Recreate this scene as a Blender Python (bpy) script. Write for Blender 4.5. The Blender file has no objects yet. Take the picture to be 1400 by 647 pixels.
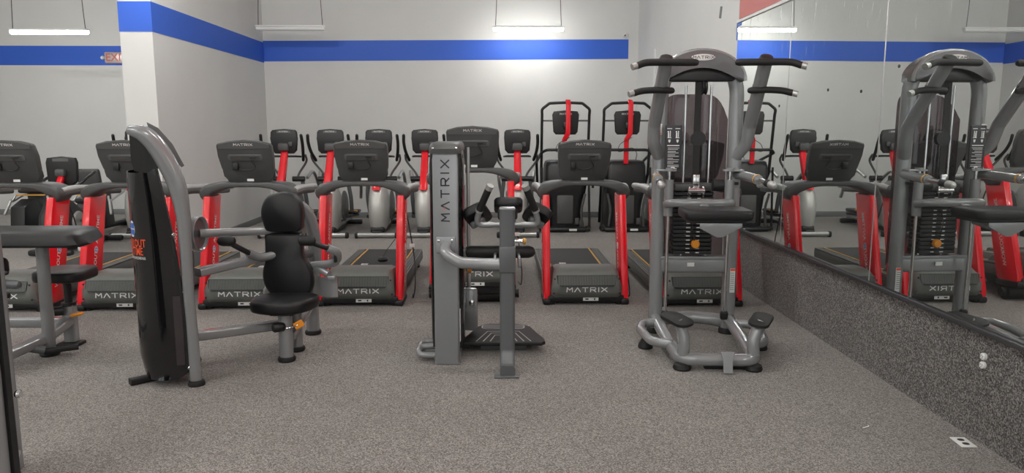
import bpy, bmesh, math, random
from mathutils import Vector, Matrix
random.seed(7)
SC = bpy.context.scene
COL = SC.collection
PI = math.pi
V = Vector

# ------------------------------------------------------------------ materials
def new_mat(name):
    m = bpy.data.materials.new(name); m.use_nodes = True
    nt = m.node_tree; nt.nodes.clear()
    out = nt.nodes.new('ShaderNodeOutputMaterial')
    return m, nt, out

def pbr(name, col, rough=.5, metal=0., spec=.5, noise=0., nscale=30., bump=0., bscale=200., coat=0.):
    m, nt, out = new_mat(name)
    b = nt.nodes.new('ShaderNodeBsdfPrincipled')
    b.inputs['Base Color'].default_value = (*col, 1)
    b.inputs['Roughness'].default_value = rough
    b.inputs['Metallic'].default_value = metal
    b.inputs['Specular IOR Level'].default_value = spec
    b.inputs['Coat Weight'].default_value = coat
    nt.links.new(b.outputs[0], out.inputs[0])
    tc = nt.nodes.new('ShaderNodeTexCoord')
    if noise:
        n = nt.nodes.new('ShaderNodeTexNoise'); n.inputs['Scale'].default_value = nscale
        n.inputs['Detail'].default_value = 4
        nt.links.new(tc.outputs['Object'], n.inputs['Vector'])
        r = nt.nodes.new('ShaderNodeValToRGB')
        r.color_ramp.elements[0].position = .3; r.color_ramp.elements[1].position = .7
        r.color_ramp.elements[0].color = (*[c * (1 - noise) for c in col], 1)
        r.color_ramp.elements[1].color = (*[min(1, c * (1 + noise)) for c in col], 1)
        nt.links.new(n.outputs['Fac'], r.inputs['Fac'])
        nt.links.new(r.outputs[0], b.inputs['Base Color'])
    if bump:
        n = nt.nodes.new('ShaderNodeTexNoise'); n.inputs['Scale'].default_value = bscale
        nt.links.new(tc.outputs['Object'], n.inputs['Vector'])
        bp = nt.nodes.new('ShaderNodeBump'); bp.inputs['Strength'].default_value = bump
        bp.inputs['Distance'].default_value = .002
        nt.links.new(n.outputs['Fac'], bp.inputs['Height'])
        nt.links.new(bp.outputs[0], b.inputs['Normal'])
    return m

def carpet(name, dark, mid, light, scale, tint):
    m, nt, out = new_mat(name)
    b = nt.nodes.new('ShaderNodeBsdfPrincipled'); b.inputs['Roughness'].default_value = .95
    b.inputs['Specular IOR Level'].default_value = .15
    b.inputs['Sheen Weight'].default_value = .35; b.inputs['Sheen Roughness'].default_value = .45
    b.inputs['Sheen Tint'].default_value = (1, .95, .9, 1)
    tc = nt.nodes.new('ShaderNodeTexCoord')
    vo = nt.nodes.new('ShaderNodeTexVoronoi'); vo.inputs['Scale'].default_value = scale
    nt.links.new(tc.outputs['Object'], vo.inputs['Vector'])
    sep = nt.nodes.new('ShaderNodeSeparateColor'); nt.links.new(vo.outputs['Color'], sep.inputs[0])
    r = nt.nodes.new('ShaderNodeValToRGB')
    e = r.color_ramp.elements
    e[0].position = 0; e[0].color = (*[dark * t for t in tint], 1)
    e[1].position = 1; e[1].color = (*[light * t for t in tint], 1)
    k = e.new(.5); k.color = (*[mid * t for t in tint], 1)
    nt.links.new(sep.outputs[0], r.inputs['Fac'])
    n2 = nt.nodes.new('ShaderNodeTexNoise'); n2.inputs['Scale'].default_value = 1.1; n2.inputs['Detail'].default_value = 3
    nt.links.new(tc.outputs['Object'], n2.inputs['Vector'])
    r2 = nt.nodes.new('ShaderNodeMapRange')
    r2.inputs['From Min'].default_value = .3; r2.inputs['From Max'].default_value = .7
    r2.inputs['To Min'].default_value = .9; r2.inputs['To Max'].default_value = 1.08
    nt.links.new(n2.outputs['Fac'], r2.inputs['Value'])
    mx = nt.nodes.new('ShaderNodeVectorMath'); mx.operation = 'SCALE'
    nt.links.new(r.outputs[0], mx.inputs[0]); nt.links.new(r2.outputs[0], mx.inputs['Scale'])
    nt.links.new(mx.outputs[0], b.inputs['Base Color'])
    bp = nt.nodes.new('ShaderNodeBump'); bp.inputs['Strength'].default_value = .5; bp.inputs['Distance'].default_value = .003
    nt.links.new(vo.outputs['Distance'], bp.inputs['Height']); nt.links.new(bp.outputs[0], b.inputs['Normal'])
    nt.links.new(b.outputs[0], out.inputs[0])
    return m

def emit(name, col, s):
    m, nt, out = new_mat(name)
    e = nt.nodes.new('ShaderNodeEmission'); e.inputs[0].default_value = (*col, 1); e.inputs[1].default_value = s
    nt.links.new(e.outputs[0], out.inputs[0]); return m

def smoke(name, tint, gloss=.08, haze=.0):
    m, nt, out = new_mat(name)
    t = nt.nodes.new('ShaderNodeBsdfTransparent'); t.inputs[0].default_value = (*tint, 1)
    g = nt.nodes.new('ShaderNodeBsdfGlossy'); g.inputs['Roughness'].default_value = .05
    d = nt.nodes.new('ShaderNodeBsdfDiffuse'); d.inputs[0].default_value = (.17, .15, .155, 1)
    m1 = nt.nodes.new('ShaderNodeMixShader'); m1.inputs[0].default_value = haze
    nt.links.new(t.outputs[0], m1.inputs[1]); nt.links.new(d.outputs[0], m1.inputs[2])
    m2 = nt.nodes.new('ShaderNodeMixShader'); m2.inputs[0].default_value = gloss
    nt.links.new(m1.outputs[0], m2.inputs[1]); nt.links.new(g.outputs[0], m2.inputs[2])
    nt.links.new(m2.outputs[0], out.inputs[0]); return m

def mirror_mat(name):
    m, nt, out = new_mat(name)
    g = nt.nodes.new('ShaderNodeBsdfGlossy'); g.inputs['Roughness'].default_value = .0
    g.inputs[0].default_value = (.77, .80, .785, 1)
    d = nt.nodes.new('ShaderNodeBsdfDiffuse'); d.inputs[0].default_value = (.85, .88, .88, 1)
    tc = nt.nodes.new('ShaderNodeTexCoord')
    mp = nt.nodes.new('ShaderNodeMapping'); mp.inputs['Scale'].default_value = (3., 9., 3.)
    nt.links.new(tc.outputs['Object'], mp.inputs[0])
    n = nt.nodes.new('ShaderNodeTexNoise'); n.inputs['Scale'].default_value = 1.6; n.inputs['Detail'].default_value = 7
    n.inputs['Roughness'].default_value = .65
    nt.links.new(mp.outputs[0], n.inputs['Vector'])
    r = nt.nodes.new('ShaderNodeValToRGB')
    r.color_ramp.elements[0].position = .57; r.color_ramp.elements[0].color = (0, 0, 0, 1)
    r.color_ramp.elements[1].position = .74; r.color_ramp.elements[1].color = (1, 1, 1, 1)
    nt.links.new(n.outputs['Fac'], r.inputs['Fac'])
    sx = nt.nodes.new('ShaderNodeSeparateXYZ'); nt.links.new(tc.outputs['Object'], sx.inputs[0])
    mr = nt.nodes.new('ShaderNodeMapRange'); mr.inputs['From Min'].default_value = .35; mr.inputs['From Max'].default_value = 1.0
    mr.inputs['To Min'].default_value = 0; mr.inputs['To Max'].default_value = .45
    nt.links.new(sx.outputs['Z'], mr.inputs['Value'])
    mu = nt.nodes.new('ShaderNodeMath'); mu.operation = 'MULTIPLY'
    nt.links.new(r.outputs[0], mu.inputs[0]); nt.links.new(mr.outputs[0], mu.inputs[1])
    ad = nt.nodes.new('ShaderNodeMath'); ad.operation = 'ADD'; ad.inputs[1].default_value = .012
    nt.links.new(mu.outputs[0], ad.inputs[0])
    mx = nt.nodes.new('ShaderNodeMixShader'); nt.links.new(ad.outputs[0], mx.inputs[0])
    nt.links.new(g.outputs[0], mx.inputs[1]); nt.links.new(d.outputs[0], mx.inputs[2])
    nt.links.new(mx.outputs[0], out.inputs[0]); return m

M = dict(
    wall=pbr('wall_paint', (.68, .68, .665), .75, spec=.25, noise=.02, nscale=1.5, bump=.08, bscale=60),
    blue=pbr('blue_paint', (.035, .125, .60), .5, spec=.35),
    redpaint=pbr('red_paint', (.58, .21, .20), .6, spec=.3),
    base=pbr('grey_vinyl_base', (.20, .205, .205), .55),
    ceil=pbr('ceiling_paint', (.62, .62, .60), .9),
    floor=carpet('speckled_carpet', .055, .185, .38, 190., (1.0, .925, .865)),
    kwall=carpet('dark_speckled_carpet', .02, .105, .30, 135., (1.0, .935, .90)),
    trim=pbr('grey_channel', (.10, .10, .105), .35, metal=.6),
    white=pbr('white_plastic', (.78, .78, .76), .45),
    silver=pbr('silver_grey_paint', (.27, .279, .284), .24, metal=.2, spec=.6, coat=.5),
    silverd=pbr('darker_grey_paint', (.12, .126, .131), .38, metal=.1),
    column=pbr('column_grey', (.30, .315, .325), .45, metal=.3),
    chrome=pbr('chrome', (.80, .80, .80), .12, metal=1.),
    alu=pbr('brushed_aluminium', (.52, .52, .51), .35, metal=.7),
    red=pbr('red_gloss', (.80, .011, .022), .22, spec=.5, coat=.3),
    hood=pbr('grey_green_plastic', (.145, .155, .143), .42, noise=.05, nscale=20),
    char=pbr('charcoal_plastic', (.072, .073, .072), .45, bump=.1, bscale=300),
    charl=pbr('lighter_charcoal', (.11, .113, .112), .4),
    black=pbr('black_plastic', (.012, .012, .013), .42),
    gloss=pbr('gloss_black_shroud', (.005, .005, .006), .08, spec=.6, coat=.4),
    rubber=pbr('black_rubber', (.010, .010, .010), .6),
    vinyl=pbr('black_vinyl', (.010, .010, .011), .42, spec=.45, bump=.15, bscale=250),
    belt=pbr('running_belt', (.022, .022, .022), .7, bump=.3, bscale=500),
    rail=pbr('foot_rail_grey', (.12, .12, .115), .55),
    pearl=pbr('pearl_silver', (.50, .50, .475), .32, metal=.35),
    grip=pbr('silver_grip', (.42, .42, .41), .4, metal=.3),
    orange=pbr('orange_plastic', (.85, .30, .02), .4),
    amber=pbr('amber_strip', (.62, .33, .06), .45),
    orred=pbr('orange_red_print', (.85, .09, .025), .4),
    bprint=pbr('blue_print', (.05, .14, .55), .4),
    label=pbr('white_label', (.75, .75, .73), .6),
    print=pbr('white_print', (.80, .80, .79), .5),
    dprint=pbr('dark_print', (.03, .03, .035), .5),
    tread=pbr('light_outline', (.42, .42, .41), .6),
    badge=pbr('pale_badge', (.62, .52, .52), .3, metal=.4),
    smoke=smoke('smoked_plastic', (.50, .44, .455), .06, .22),
    mirror=mirror_mat('mirror_glass'),
    led=emit('led_diffuser', (1., .985, .95), 20.),
    ledhi=emit('led_diffuser_high', (1., .99, .955), 47.),
    exit=pbr('red_exit_letters', (.60, .16, .11), .5),
    head=pbr('dark_silver_head', (.19, .186, .19), .22, metal=.6),
)

# ------------------------------------------------------------------ mesh builder
ORG = {}

def fillet(pts, r, n=5):
    pts = [V(p) for p in pts]; out = [pts[0]]
    for i in range(1, len(pts) - 1):
        a, b, c = pts[i - 1], pts[i], pts[i + 1]
        d1 = (a - b); d2 = (c - b); l1 = d1.length; l2 = d2.length
        d1.normalize(); d2.normalize()
        ang = d1.angle(d2)
        if ang > PI - .03: out.append(b); continue
        t = min(r / math.tan(ang / 2), l1 * .48, l2 * .48)
        p1 = b + d1 * t; p2 = b + d2 * t
        for k in range(n + 1):
            s = k / n
            out.append(p1 * (1 - s) ** 2 + b * 2 * s * (1 - s) + p2 * s * s)
    out.append(pts[-1]); return out

def smooth_path(pts, n=6):
    """Catmull-Rom through the points"""
    P = [V(p) for p in pts]; out = []
    P = [P[0] * 2 - P[1]] + P + [P[-1] * 2 - P[-2]]
    for i in range(1, len(P) - 2):
        for k in range(n):
            t = k / n; a, b, c, d = P[i - 1], P[i], P[i + 1], P[i + 2]
            out.append(.5 * ((2 * b) + (c - a) * t + (2 * a - 5 * b + 4 * c - d) * t * t + (3 * b - a - 3 * c + d) * t ** 3))
    out.append(P[-2]); return out

def rrect(w, h, r, n=3):
    r = min(r, w / 2 * .999, h / 2 * .999); o = []
    for cx, cy, a0 in ((w/2 - r, h/2 - r, 0), (-w/2 + r, h/2 - r, 90), (-w/2 + r, -h/2 + r, 180), (w/2 - r, -h/2 + r, 270)):
        for k in range(n + 1):
            a = math.radians(a0 + 90 * k / n); o.append((cx + r * math.cos(a), cy + r * math.sin(a)))
    return o

class MB:
    def __init__(s): s.bm = bmesh.new()
    def box(s, c, size, bev=0., seg=2, rot=None):
        mt = Matrix.Translation(V(c)) @ (rot.to_4x4() if rot else Matrix.Identity(4)) @ Matrix.Diagonal((*size, 1))
        r = bmesh.ops.create_cube(s.bm, size=1, matrix=mt)
        if bev:
            es = list({e for v in r['verts'] for e in v.link_edges})
            bmesh.ops.bevel(s.bm, geom=es, offset=min(bev, min(size) * .49), segments=seg, affect='EDGES', profile=.5)
        return s
    def loft(s, rings, cap=True, closed=False):
        bm = s.bm; R = [[bm.verts.new(V(p)) for p in r] for r in rings]; n = len(R[0])
        m = len(R)
        for i in range(m if closed else m - 1):
            A, B = R[i], R[(i + 1) % m]
            for k in range(n):
                try: bm.faces.new((A[k], A[(k + 1) % n], B[(k + 1) % n], B[k]))
                except ValueError: pass
        if cap and not closed:
            bm.faces.new(R[0]); bm.faces.new(R[-1])
        return s
    def tube(s, pts, r, seg=12, prof=None, ref=(0, 0, 1), cap_round=False):
        """sweep a circle (radius r, or one per point) or a profile polygon along pts"""
        P = [V(p) for p in pts]; n = len(P)
        rr = list(r) if isinstance(r, (list, tuple)) else [r] * n
        if cap_round and not prof:
            a = (P[0] - P[1]).normalized(); b = (P[-1] - P[-2]).normalized(); r0, r1 = rr[0], rr[-1]
            P = [P[0] + a * r0 * .95, P[0] + a * r0 * .7] + P + [P[-1] + b * r1 * .7, P[-1] + b * r1 * .95]
            rr = [r0 * .35, r0 * .75] + rr + [r1 * .75, r1 * .35]; n = len(P)
        base = prof or [(math.cos(2 * PI * k / seg), math.sin(2 * PI * k / seg)) for k in range(seg)]
        rings = []; prev = None
        for i in range(n):
            if i == 0: t = P[1] - P[0]
            elif i == n - 1: t = P[-1] - P[-2]
            else: t = (P[i + 1] - P[i]).normalized() + (P[i] - P[i - 1]).normalized()
            t.normalize()
            if prof:
                rf = V(ref)
                x = t.cross(rf)
                if x.length < 1e-3: x = prev if prev else t.orthogonal()
            else:
                if prev is None: x = t.orthogonal()
                else: x = prev - t * prev.dot(t)
            x.normalize(); prev = x; y = x.cross(t).normalized()
            q = 1. if prof else rr[i]
            if prof and isinstance(r, (list, tuple)): q = rr[i]
            rings.append([P[i] + x * (a * q) + y * (b * q) for a, b in base])
        return s.loft(rings)
    def prism(s, poly, plane, a, b, bev=0., seg=2):
        bm = s.bm
        f = {'xz': lambda u, w, d: (u, d, w), 'yz': lambda u, w, d: (d, u, w), 'xy': lambda u, w, d: (u, w, d)}[plane]
        A = [bm.verts.new(f(u, w, a)) for u, w in poly]; B = [bm.verts.new(f(u, w, b)) for u, w in poly]
        n = len(poly)
        f1 = bm.faces.new(A); f2 = bm.faces.new(B)
        for k in range(n): bm.faces.new((A[k], A[(k + 1) % n], B[(k + 1) % n], B[k]))
        if bev:
            es = list(f1.edges) + list(f2.edges)
            bmesh.ops.bevel(bm, geom=es, offset=bev, segments=seg, affect='EDGES', profile=.5, clamp_overlap=True)
        return s
    def lathe(s, prof, c=(0, 0, 0), axis=(0, 0, 1), seg=24):
        ax = V(axis).normalized(); x = ax.orthogonal().normalized(); y = ax.cross(x)
        rings = [[V(c) + ax * h + (x * math.cos(2 * PI * k / seg) + y * math.sin(2 * PI * k / seg)) * max(r, 1e-4) for k in range(seg)] for r, h in prof]
        return s.loft(rings)
    def cyl(s, a, b, r, seg=16): return s.tube([a, b], r, seg)
    def ball(s, c, r, sc=(1, 1, 1)):
        bmesh.ops.create_uvsphere(s.bm, u_segments=16, v_segments=10, radius=r, matrix=Matrix.Translation(V(c)) @ Matrix.Diagonal((*sc, 1)))
        return s
    def plate(s, poly, O, u, v, th):
        """flat polygon (2-D) laid on a plane with thickness along u x v"""
        O, u, v = V(O), V(u).normalized(), V(v).normalized(); n = u.cross(v)
        A = [s.bm.verts.new(O + u * x + v * y) for x, y in poly]; B = [s.bm.verts.new(O + u * x + v * y + n * th) for x, y in poly]
        k = len(poly); s.bm.faces.new(A); s.bm.faces.new(B)
        for i in range(k): s.bm.faces.new((A[i], A[(i + 1) % k], B[(i + 1) % k], B[i]))
        return s
    def strokes(s, lines, w, O, u, v, th):
        for ln in lines:
            for (x0, y0), (x1, y1) in zip(ln[:-1], ln[1:]):
                d = V((x1 - x0, y1 - y0)); 
                if d.length < 1e-6: continue
                d.normalize(); p = V((-d.y, d.x)) * w / 2; e = d * w * .35
                a = V((x0, y0)) - e; b = V((x1, y1)) + e
                s.plate([tuple(a - p), tuple(b - p), tuple(b + p), tuple(a + p)], O, u, v, th)
        return s
    def text(s, body, size, O, u, v, th=.0008, align='CENTER', warp=None):
        cu = bpy.data.curves.new('t', 'FONT'); cu.body = body; cu.size = size
        cu.align_x = align; cu.align_y = 'CENTER'; cu.resolution_u = 2; cu.offset = size * .012
        ob = bpy.data.objects.new('t', cu); COL.objects.link(ob)
        dg = bpy.context.evaluated_depsgraph_get(); me = bpy.data.meshes.new_from_object(ob.evaluated_get(dg))
        O, u, v = V(O), V(u).normalized(), V(v).normalized(); n = u.cross(v)
        vs = []
        for q in me.vertices:
            p = warp(q.co.x, q.co.y) if warp else O + u * q.co.x + v * q.co.y + n * th
            vs.append(s.bm.verts.new(p))
        for f in me.polygons:
            try: s.bm.faces.new([vs[i] for i in f.vertices])
            except ValueError: pass
        bpy.data.objects.remove(ob); bpy.data.curves.remove(cu); bpy.data.meshes.remove(me)
        return s
    def move(s, mt): bmesh.ops.transform(s.bm, matrix=mt, verts=s.bm.verts); return s
    def build(s, name, mat, parent=None, label=None, angle=38, keep=False):
        org = ORG.get(parent.name, V((0, 0, 0))) if parent else V((0, 0, 0))
        bmesh.ops.recalc_face_normals(s.bm, faces=s.bm.faces)
        me = bpy.data.meshes.new(name)
        s.bm.transform(Matrix.Translation(-org))
        s.bm.to_mesh(me); s.bm.free()
        me.materials.append(M[mat])
        for p in me.polygons: p.use_smooth = True
        me.set_sharp_from_angle(angle=math.radians(angle))
        o = bpy.data.objects.new(name, me); COL.objects.link(o)
        if parent: o.parent = parent
        ORG[o.name] = org
        if label: o['label'] = label
        return o

def one(name, mat, label, cat, mb, org, group=None):
    """a thing that is a single mesh, its origin at org"""
    mb.bm.transform(Matrix.Translation(-V(org)))
    o = mb.build(name, mat); o.location = org; ORG[o.name] = V(org)
    o['label'] = label; o['category'] = cat
    if group: o['group'] = group
    return o

def thing(name, label, cat, loc=(0, 0, 0), group=None):
    o = bpy.data.objects.new(name, None); COL.objects.link(o); o.location = loc
    o.empty_display_size = .1
    o['label'] = label; o['category'] = cat
    if group: o['group'] = group
    ORG[o.name] = V(loc); return o

def struct(name, mat, mb, parent=None):
    o = mb.build(name, mat, parent)
    if not parent: o['kind'] = 'structure'
    return o

def copy_tree(o, parent=None):
    c = o.copy(); COL.objects.link(c)
    if parent: c.parent = parent
    for ch in list(o.children): copy_tree(ch, c)
    return c

LET = {'M': [[(0, 0), (.06, 1), (.5, .42), (.94, 1), (1, 0)]],
       'A': [[(0, 0), (.5, 1), (1, 0)]],
       'T': [[(0, 1), (1, 1)], [(.5, 1), (.5, 0)]],
       'R': [[(.05, 0), (.05, 1), (.8, 1), (.97, .88), (.97, .6), (.8, .45), (.05, .45)], [(.5, .45), (1, 0)]],
       'I': [[(.5, 0), (.5, 1)]],
       'X': [[(0, 0), (1, 1)], [(0, 1), (1, 0)]]}

def wordmark(mb, h, O, u, v, th=.0015, lw=1.15, gap=.42, st=.17):
    """six wide-set capitals centred on O"""
    ws = [lw * h * (.25 if c == 'I' else 1) for c in 'MATRIX']; tot = sum(ws) + gap * h * 5; x = -tot / 2
    for c, w in zip('MATRIX', ws):
        ls = [[((x + px * w) if c != 'I' else x + w / 2, (py - .5) * h) for px, py in l] for l in LET[c]]
        mb.strokes(ls, st * h, O, u, v, th); x += w + gap * h
    return mb

X3, Y3, Z3 = V((1, 0, 0)), V((0, 1, 0)), V((0, 0, 1))
def ellipse(a, b, n=24, cx=0, cy=0): return [(cx + a * math.cos(2 * PI * k / n), cy + b * math.sin(2 * PI * k / n)) for k in range(n)]
def ring2(a, b, n=24): return ellipse(a, b, n)

# ------------------------------------------------------------------ camera
cam = bpy.data.cameras.new('camera'); co = bpy.data.objects.new('camera', cam); COL.objects.link(co)
F_PX = 1010.
pitch = math.atan(148.5 / F_PX); yaw = math.atan(20 / F_PX * math.cos(pitch))
co.location = (0, 0, 1.6); co.rotation_euler = (PI / 2 - pitch, 0, -yaw)
cam.sensor_fit = 'HORIZONTAL'; cam.sensor_width = 36; cam.lens = 36 * F_PX / 1400; cam.clip_start = .05
SC.camera = co
SC.view_settings.view_transform = 'Standard'; SC.view_settings.look = 'None'
SC.view_settings.gamma = 1; SC.view_settings.use_curve_mapping = False
SC.view_settings.exposure = 1.14
w = bpy.data.worlds.new('world'); SC.world = w; w.use_nodes = True
w.node_tree.nodes['Background'].inputs[0].default_value = (.93, .97, 1, 1)
w.node_tree.nodes['Background'].inputs[1].default_value = .55
SC.cycles.max_bounces = 8; SC.cycles.transparent_max_bounces = 16

# ------------------------------------------------------------------ the room
XR = 2.47; XW = -4.06; YB = 13.25; YW = 9.04; YL = 13.9; XE = -4.44; HC = 5.2; YF = -6.5; XL = -13.
MY0, MY1, MZ0, MZ1 = .1, 7.74, .58, 2.66     # mirror run
struct('floor', 'floor', MB().box(((XL + XR) / 2 + .1, (YF + YL) / 2, -.05), (XR - XL + .6, YL - YF + .4, .1)))
struct('ceiling', 'ceil', MB().box(((XL + XR) / 2, (YF + YL) / 2, HC + .05), (XR - XL + .4, YL - YF + .6, .1)))
struct('wall_back', 'wall', MB().box(((XW + XR) / 2, YB + .1, HC / 2), (XR - XW + .2, .2, HC)))
struct('wall_wing', 'wall', MB().prism([(XE, YW), (XW, YW), (XW, YB + .1), (XE, YB + .1)], 'xy', 0, HC))
struct('wall_back_left', 'wall', MB().box(((XL + XE) / 2, YL + .1, HC / 2), (XE - XL + .2, .2, HC)))
struct('wall_left', 'wall', MB().box((XL - .1, (YF + YL) / 2, HC / 2), (.2, YL - YF, HC)))
# right wall: full height white part, then carpet-faced lower part with mirror above it
struct('wall_right', 'wall', MB().box((XR + .1, (MY1 + YB) / 2, HC / 2), (.2, YB - MY1, HC)).box((XR + .13, (YF + MY1) / 2, HC / 2), (.2, MY1 - YF, HC)))
struct('wall_right_lower', 'kwall', MB().box((XR + .015, (YF + MY1) / 2, MZ0 / 2), (.03, MY1 - YF, MZ0)))
struct('wall_right_upper', 'redpaint', MB().box((XR + .016, (YF + MY1) / 2, (HC + MZ1) / 2 + .02), (.028, MY1 - YF, HC - MZ1 - .04)))
# storefront wall behind the camera with wide window openings
fw = MB()
for x0, x1 in ((XL, -11.5), (-7.6, -7.0), (-3.1, -2.5), (1.7, XR + .2)): fw.box(((x0 + x1) / 2, YF - .1, HC / 2), (x1 - x0, .2, HC))
fw.box(((XL + XR) / 2, YF - .1, .3), (XR - XL, .19, .6)).box(((XL + XR) / 2, YF - .1, (HC + 3.2) / 2), (XR - XL, .19, HC - 3.2))
struct('wall_front', 'wall', fw)
# blue band
def band(name, pts):
    mb = MB()
    A = [mb.bm.verts.new(p) for p in pts]; mb.bm.faces.new(A)
    r = bmesh.ops.extrude_face_region(mb.bm, geom=mb.bm.faces[:])
    return mb
t1 = MB(); e = .004
t1.loft([[(XW, YB - e, 2.745), (XW, YB - e, 3.095), (XW, YB + .02, 3.095), (XW, YB + .02, 2.745)], [(2.30, YB - e, 2.80), (2.30, YB - e, 3.135), (2.30, YB + .02, 3.135), (2.30, YB + .02, 2.80)]])
struct('trim_1', 'blue', t1)
struct('trim_2', 'blue', MB().box(((XW + e + XE - e) / 2, (YW - e + YB) / 2, 2.895), (XW - XE + 2 * e, YB - YW + e, .345)))
struct('trim_3', 'blue', MB().box(((XL + XE) / 2, YL, 2.90), (XE - XL, .008, .345)))
# baseboards
struct('baseboard_back', 'base', MB().box(((XW + XR) / 2, YB - .006, .05), (XR - XW, .012, .10), .002))
struct('baseboard_wing', 'base', MB().box((XW + .006, (YW + YB) / 2, .05), (.012, YB - YW, .10), .002).box(((XW + XE) / 2, YW - .006, .05), (XW - XE + .02, .012, .10), .002))
struct('baseboard_left', 'base', MB().box(((XL + XE) / 2, YL - .006, .05), (XE - XL, .012, .10), .002))
struct('baseboard_right', 'base', MB().box((XR - .006, (MY1 + YB) / 2, .05), (.012, YB - MY1, .10), .002))
# white corner guard on the right wall, mirror channels
struct('trim_4', 'white', MB().box((XR - .012, 11.75, 1.41), (.024, .07, 2.82), .004))
struct('trim_5', 'trim', MB().box((XR - .006, (MY0 + MY1) / 2, MZ0), (.05, MY1 - MY0, .026), .003))
struct('trim_6', 'white', MB().box((XR - .004, (MY0 + MY1) / 2, MZ1 + .012), (.036, MY1 - MY0, .03), .003))
struct('trim_7', 'bprint', MB().box((XR - .004, MY1 + .01, MZ1 - .07), (.02, .02, .2), .003).box((XR - .004, MY1 - .05, MZ1 - .02), (.02, .13, .03), .003))
struct('trim_8', 'base', MB().cyl((-12.5, YL - .04, 4.02), (XE - .05, YL - .04, 4.02), .022, 10))
struct('trim_9', 'base', MB().cyl((XR - .0, 8.35, 2.90), (XR - .0, 8.38, 2.80), .02, 10).cyl((XR, 8.35, 2.90), (XR, 8.345, 2.92), .02, 10))
# mirror panels
seams = [MY1, 6.32, 4.76, 3.20, 1.64, MY0]
mlab = ['farthest wall mirror panel, beside the white wall end', 'second wall mirror panel, between the two upright seams',
        'large wall mirror panel reflecting the silver dip machine', 'wall mirror panel nearest the power outlet', 'wall mirror panel nearest the viewer, past the photo edge']
for i in range(5):
    a, b = seams[i + 1] + .004, seams[i] - .004
    mb = MB().box((XR - .003, (a + b) / 2, (MZ0 + MZ1) / 2 + .005), (.012, b - a, MZ1 - MZ0 - .02), .003, 1)
    one('mirror_panel', 'mirror', mlab[i], 'mirror', mb, (XR, (a + b) / 2, (MZ0 + MZ1) / 2), 'mirror panels on the right wall')
for i in range(1, 4):
    struct('trim_%d' % (9 + i), 'alu', MB().box((XR - .007, seams[i], (MZ0 + MZ1) / 2), (.009, .012, MZ1 - MZ0 - .03), .003))
for y, z, lb in ((5.55, 1.88, 'small dark adhesive spot on the mirror, second from the far seam'), (5.04, 1.845, 'small dark adhesive spot on the mirror just left of the near seam'), (4.58, 1.975, 'highest dark adhesive spot on the mirror, right of the near seam'), (6.50, 1.79, 'tiny dark adhesive spot farthest along the mirror')):
    one('adhesive_spot', 'dprint', lb, 'spot', MB().lathe([(.011, 0), (.011, .003), (.008, .004)], (XR - .009, y, z), (-1, 0, 0), 10), (XR - .009, y, z), 'adhesive spots on the mirror')

# outlet on the carpeted wall, its cover plate on the floor, a scrap of paper
o = thing('wall_outlet', 'bare white twin socket on the carpeted wall at right', 'outlet', (XR, 3.57, .43))
for dz in (.0225, -.0225):
    q = MB(); q.loft([[(XR - d, 3.57 + y * s_, .43 + dz + z * s_) for y, z in rrect(.034, .036, .015)] for d, s_ in ((0., 1), (.014, 1), (.017, .85))])
    f = q.build('socket', 'white', o)
    MB().box((XR - .0173, 3.577, .433 + dz), (.001, .003, .009)).box((XR - .0173, 3.563, .433 + dz), (.001, .003, .007)).cyl((XR - .0165, 3.57, .422 + dz), (XR - .0178, 3.57, .422 + dz), .003, 8).build('slots', 'dprint', f)
P = V((2.385, 3.55, .004))
o = thing('cover_plate', 'white two hole outlet cover plate lying on the carpet by the wall', 'cover plate', P)
rot = Matrix.Rotation(math.radians(-4), 3, 'Z')
MB().box(P, (.078, .12, .006), .003, 2, rot).build('plate', 'white', o)
q = MB()
for dy in (-.024, .024):
    q.loft([[P + rot @ V((x, y + dy, .0031 + h)) for x, y in rrect(.034, .028, .012)] for h in (0, .0008)])
q.build('opening', 'dprint', o, 'black socket openings')
q = MB().box((1.98, 3.75, .004), (.045, .008, .004), .001, 1, Matrix.Rotation(.4, 3, 'Z')).box((2.0, 3.763, .005), (.02, .007, .004), .001, 1, Matrix.Rotation(.9, 3, 'Z'))
one('paper_scrap', 'label', 'tiny white scrap of paper on the carpet', 'paper', q, (1.98, 3.75, 0))

# security camera and exit sign
o = thing('security_camera', 'small white dome camera above the right end of the blue stripe', 'camera', (2.24, YB, 3.20))
MB().box((2.26, YB - .02, 3.20), (.07, .04, .07), .012).build('mount', 'white', o)
MB().lathe([(.001, .075), (.02, .073), (.032, .06), (.036, .03), (.034, 0)], (2.235, YB - .035, 3.20), (-.2, -1, -.1)).build('body', 'white', o)
MB().lathe([(.001, .083), (.014, .081), (.016, .07)], (2.235, YB - .035, 3.20), (-.2, -1, -.1)).build('lens', 'gloss', o, 'black lens')
o = thing('exit_sign', 'faded red exit sign on the left blue stripe', 'sign', (-6.95, YL - .03, 2.86))
MB().box((-6.9, YL - .035, 2.86), (.42, .06, .2), .02).build('sign_box', 'badge', o)
MB().text('EXIT', .19, (-6.89, YL - .066, 2.86), X3, Z3).build('lettering', 'exit', o, 'red EXIT letters')
MB().ball((-7.15, YL - .04, 2.86), .035).build('lamp', 'white', o)

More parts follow.
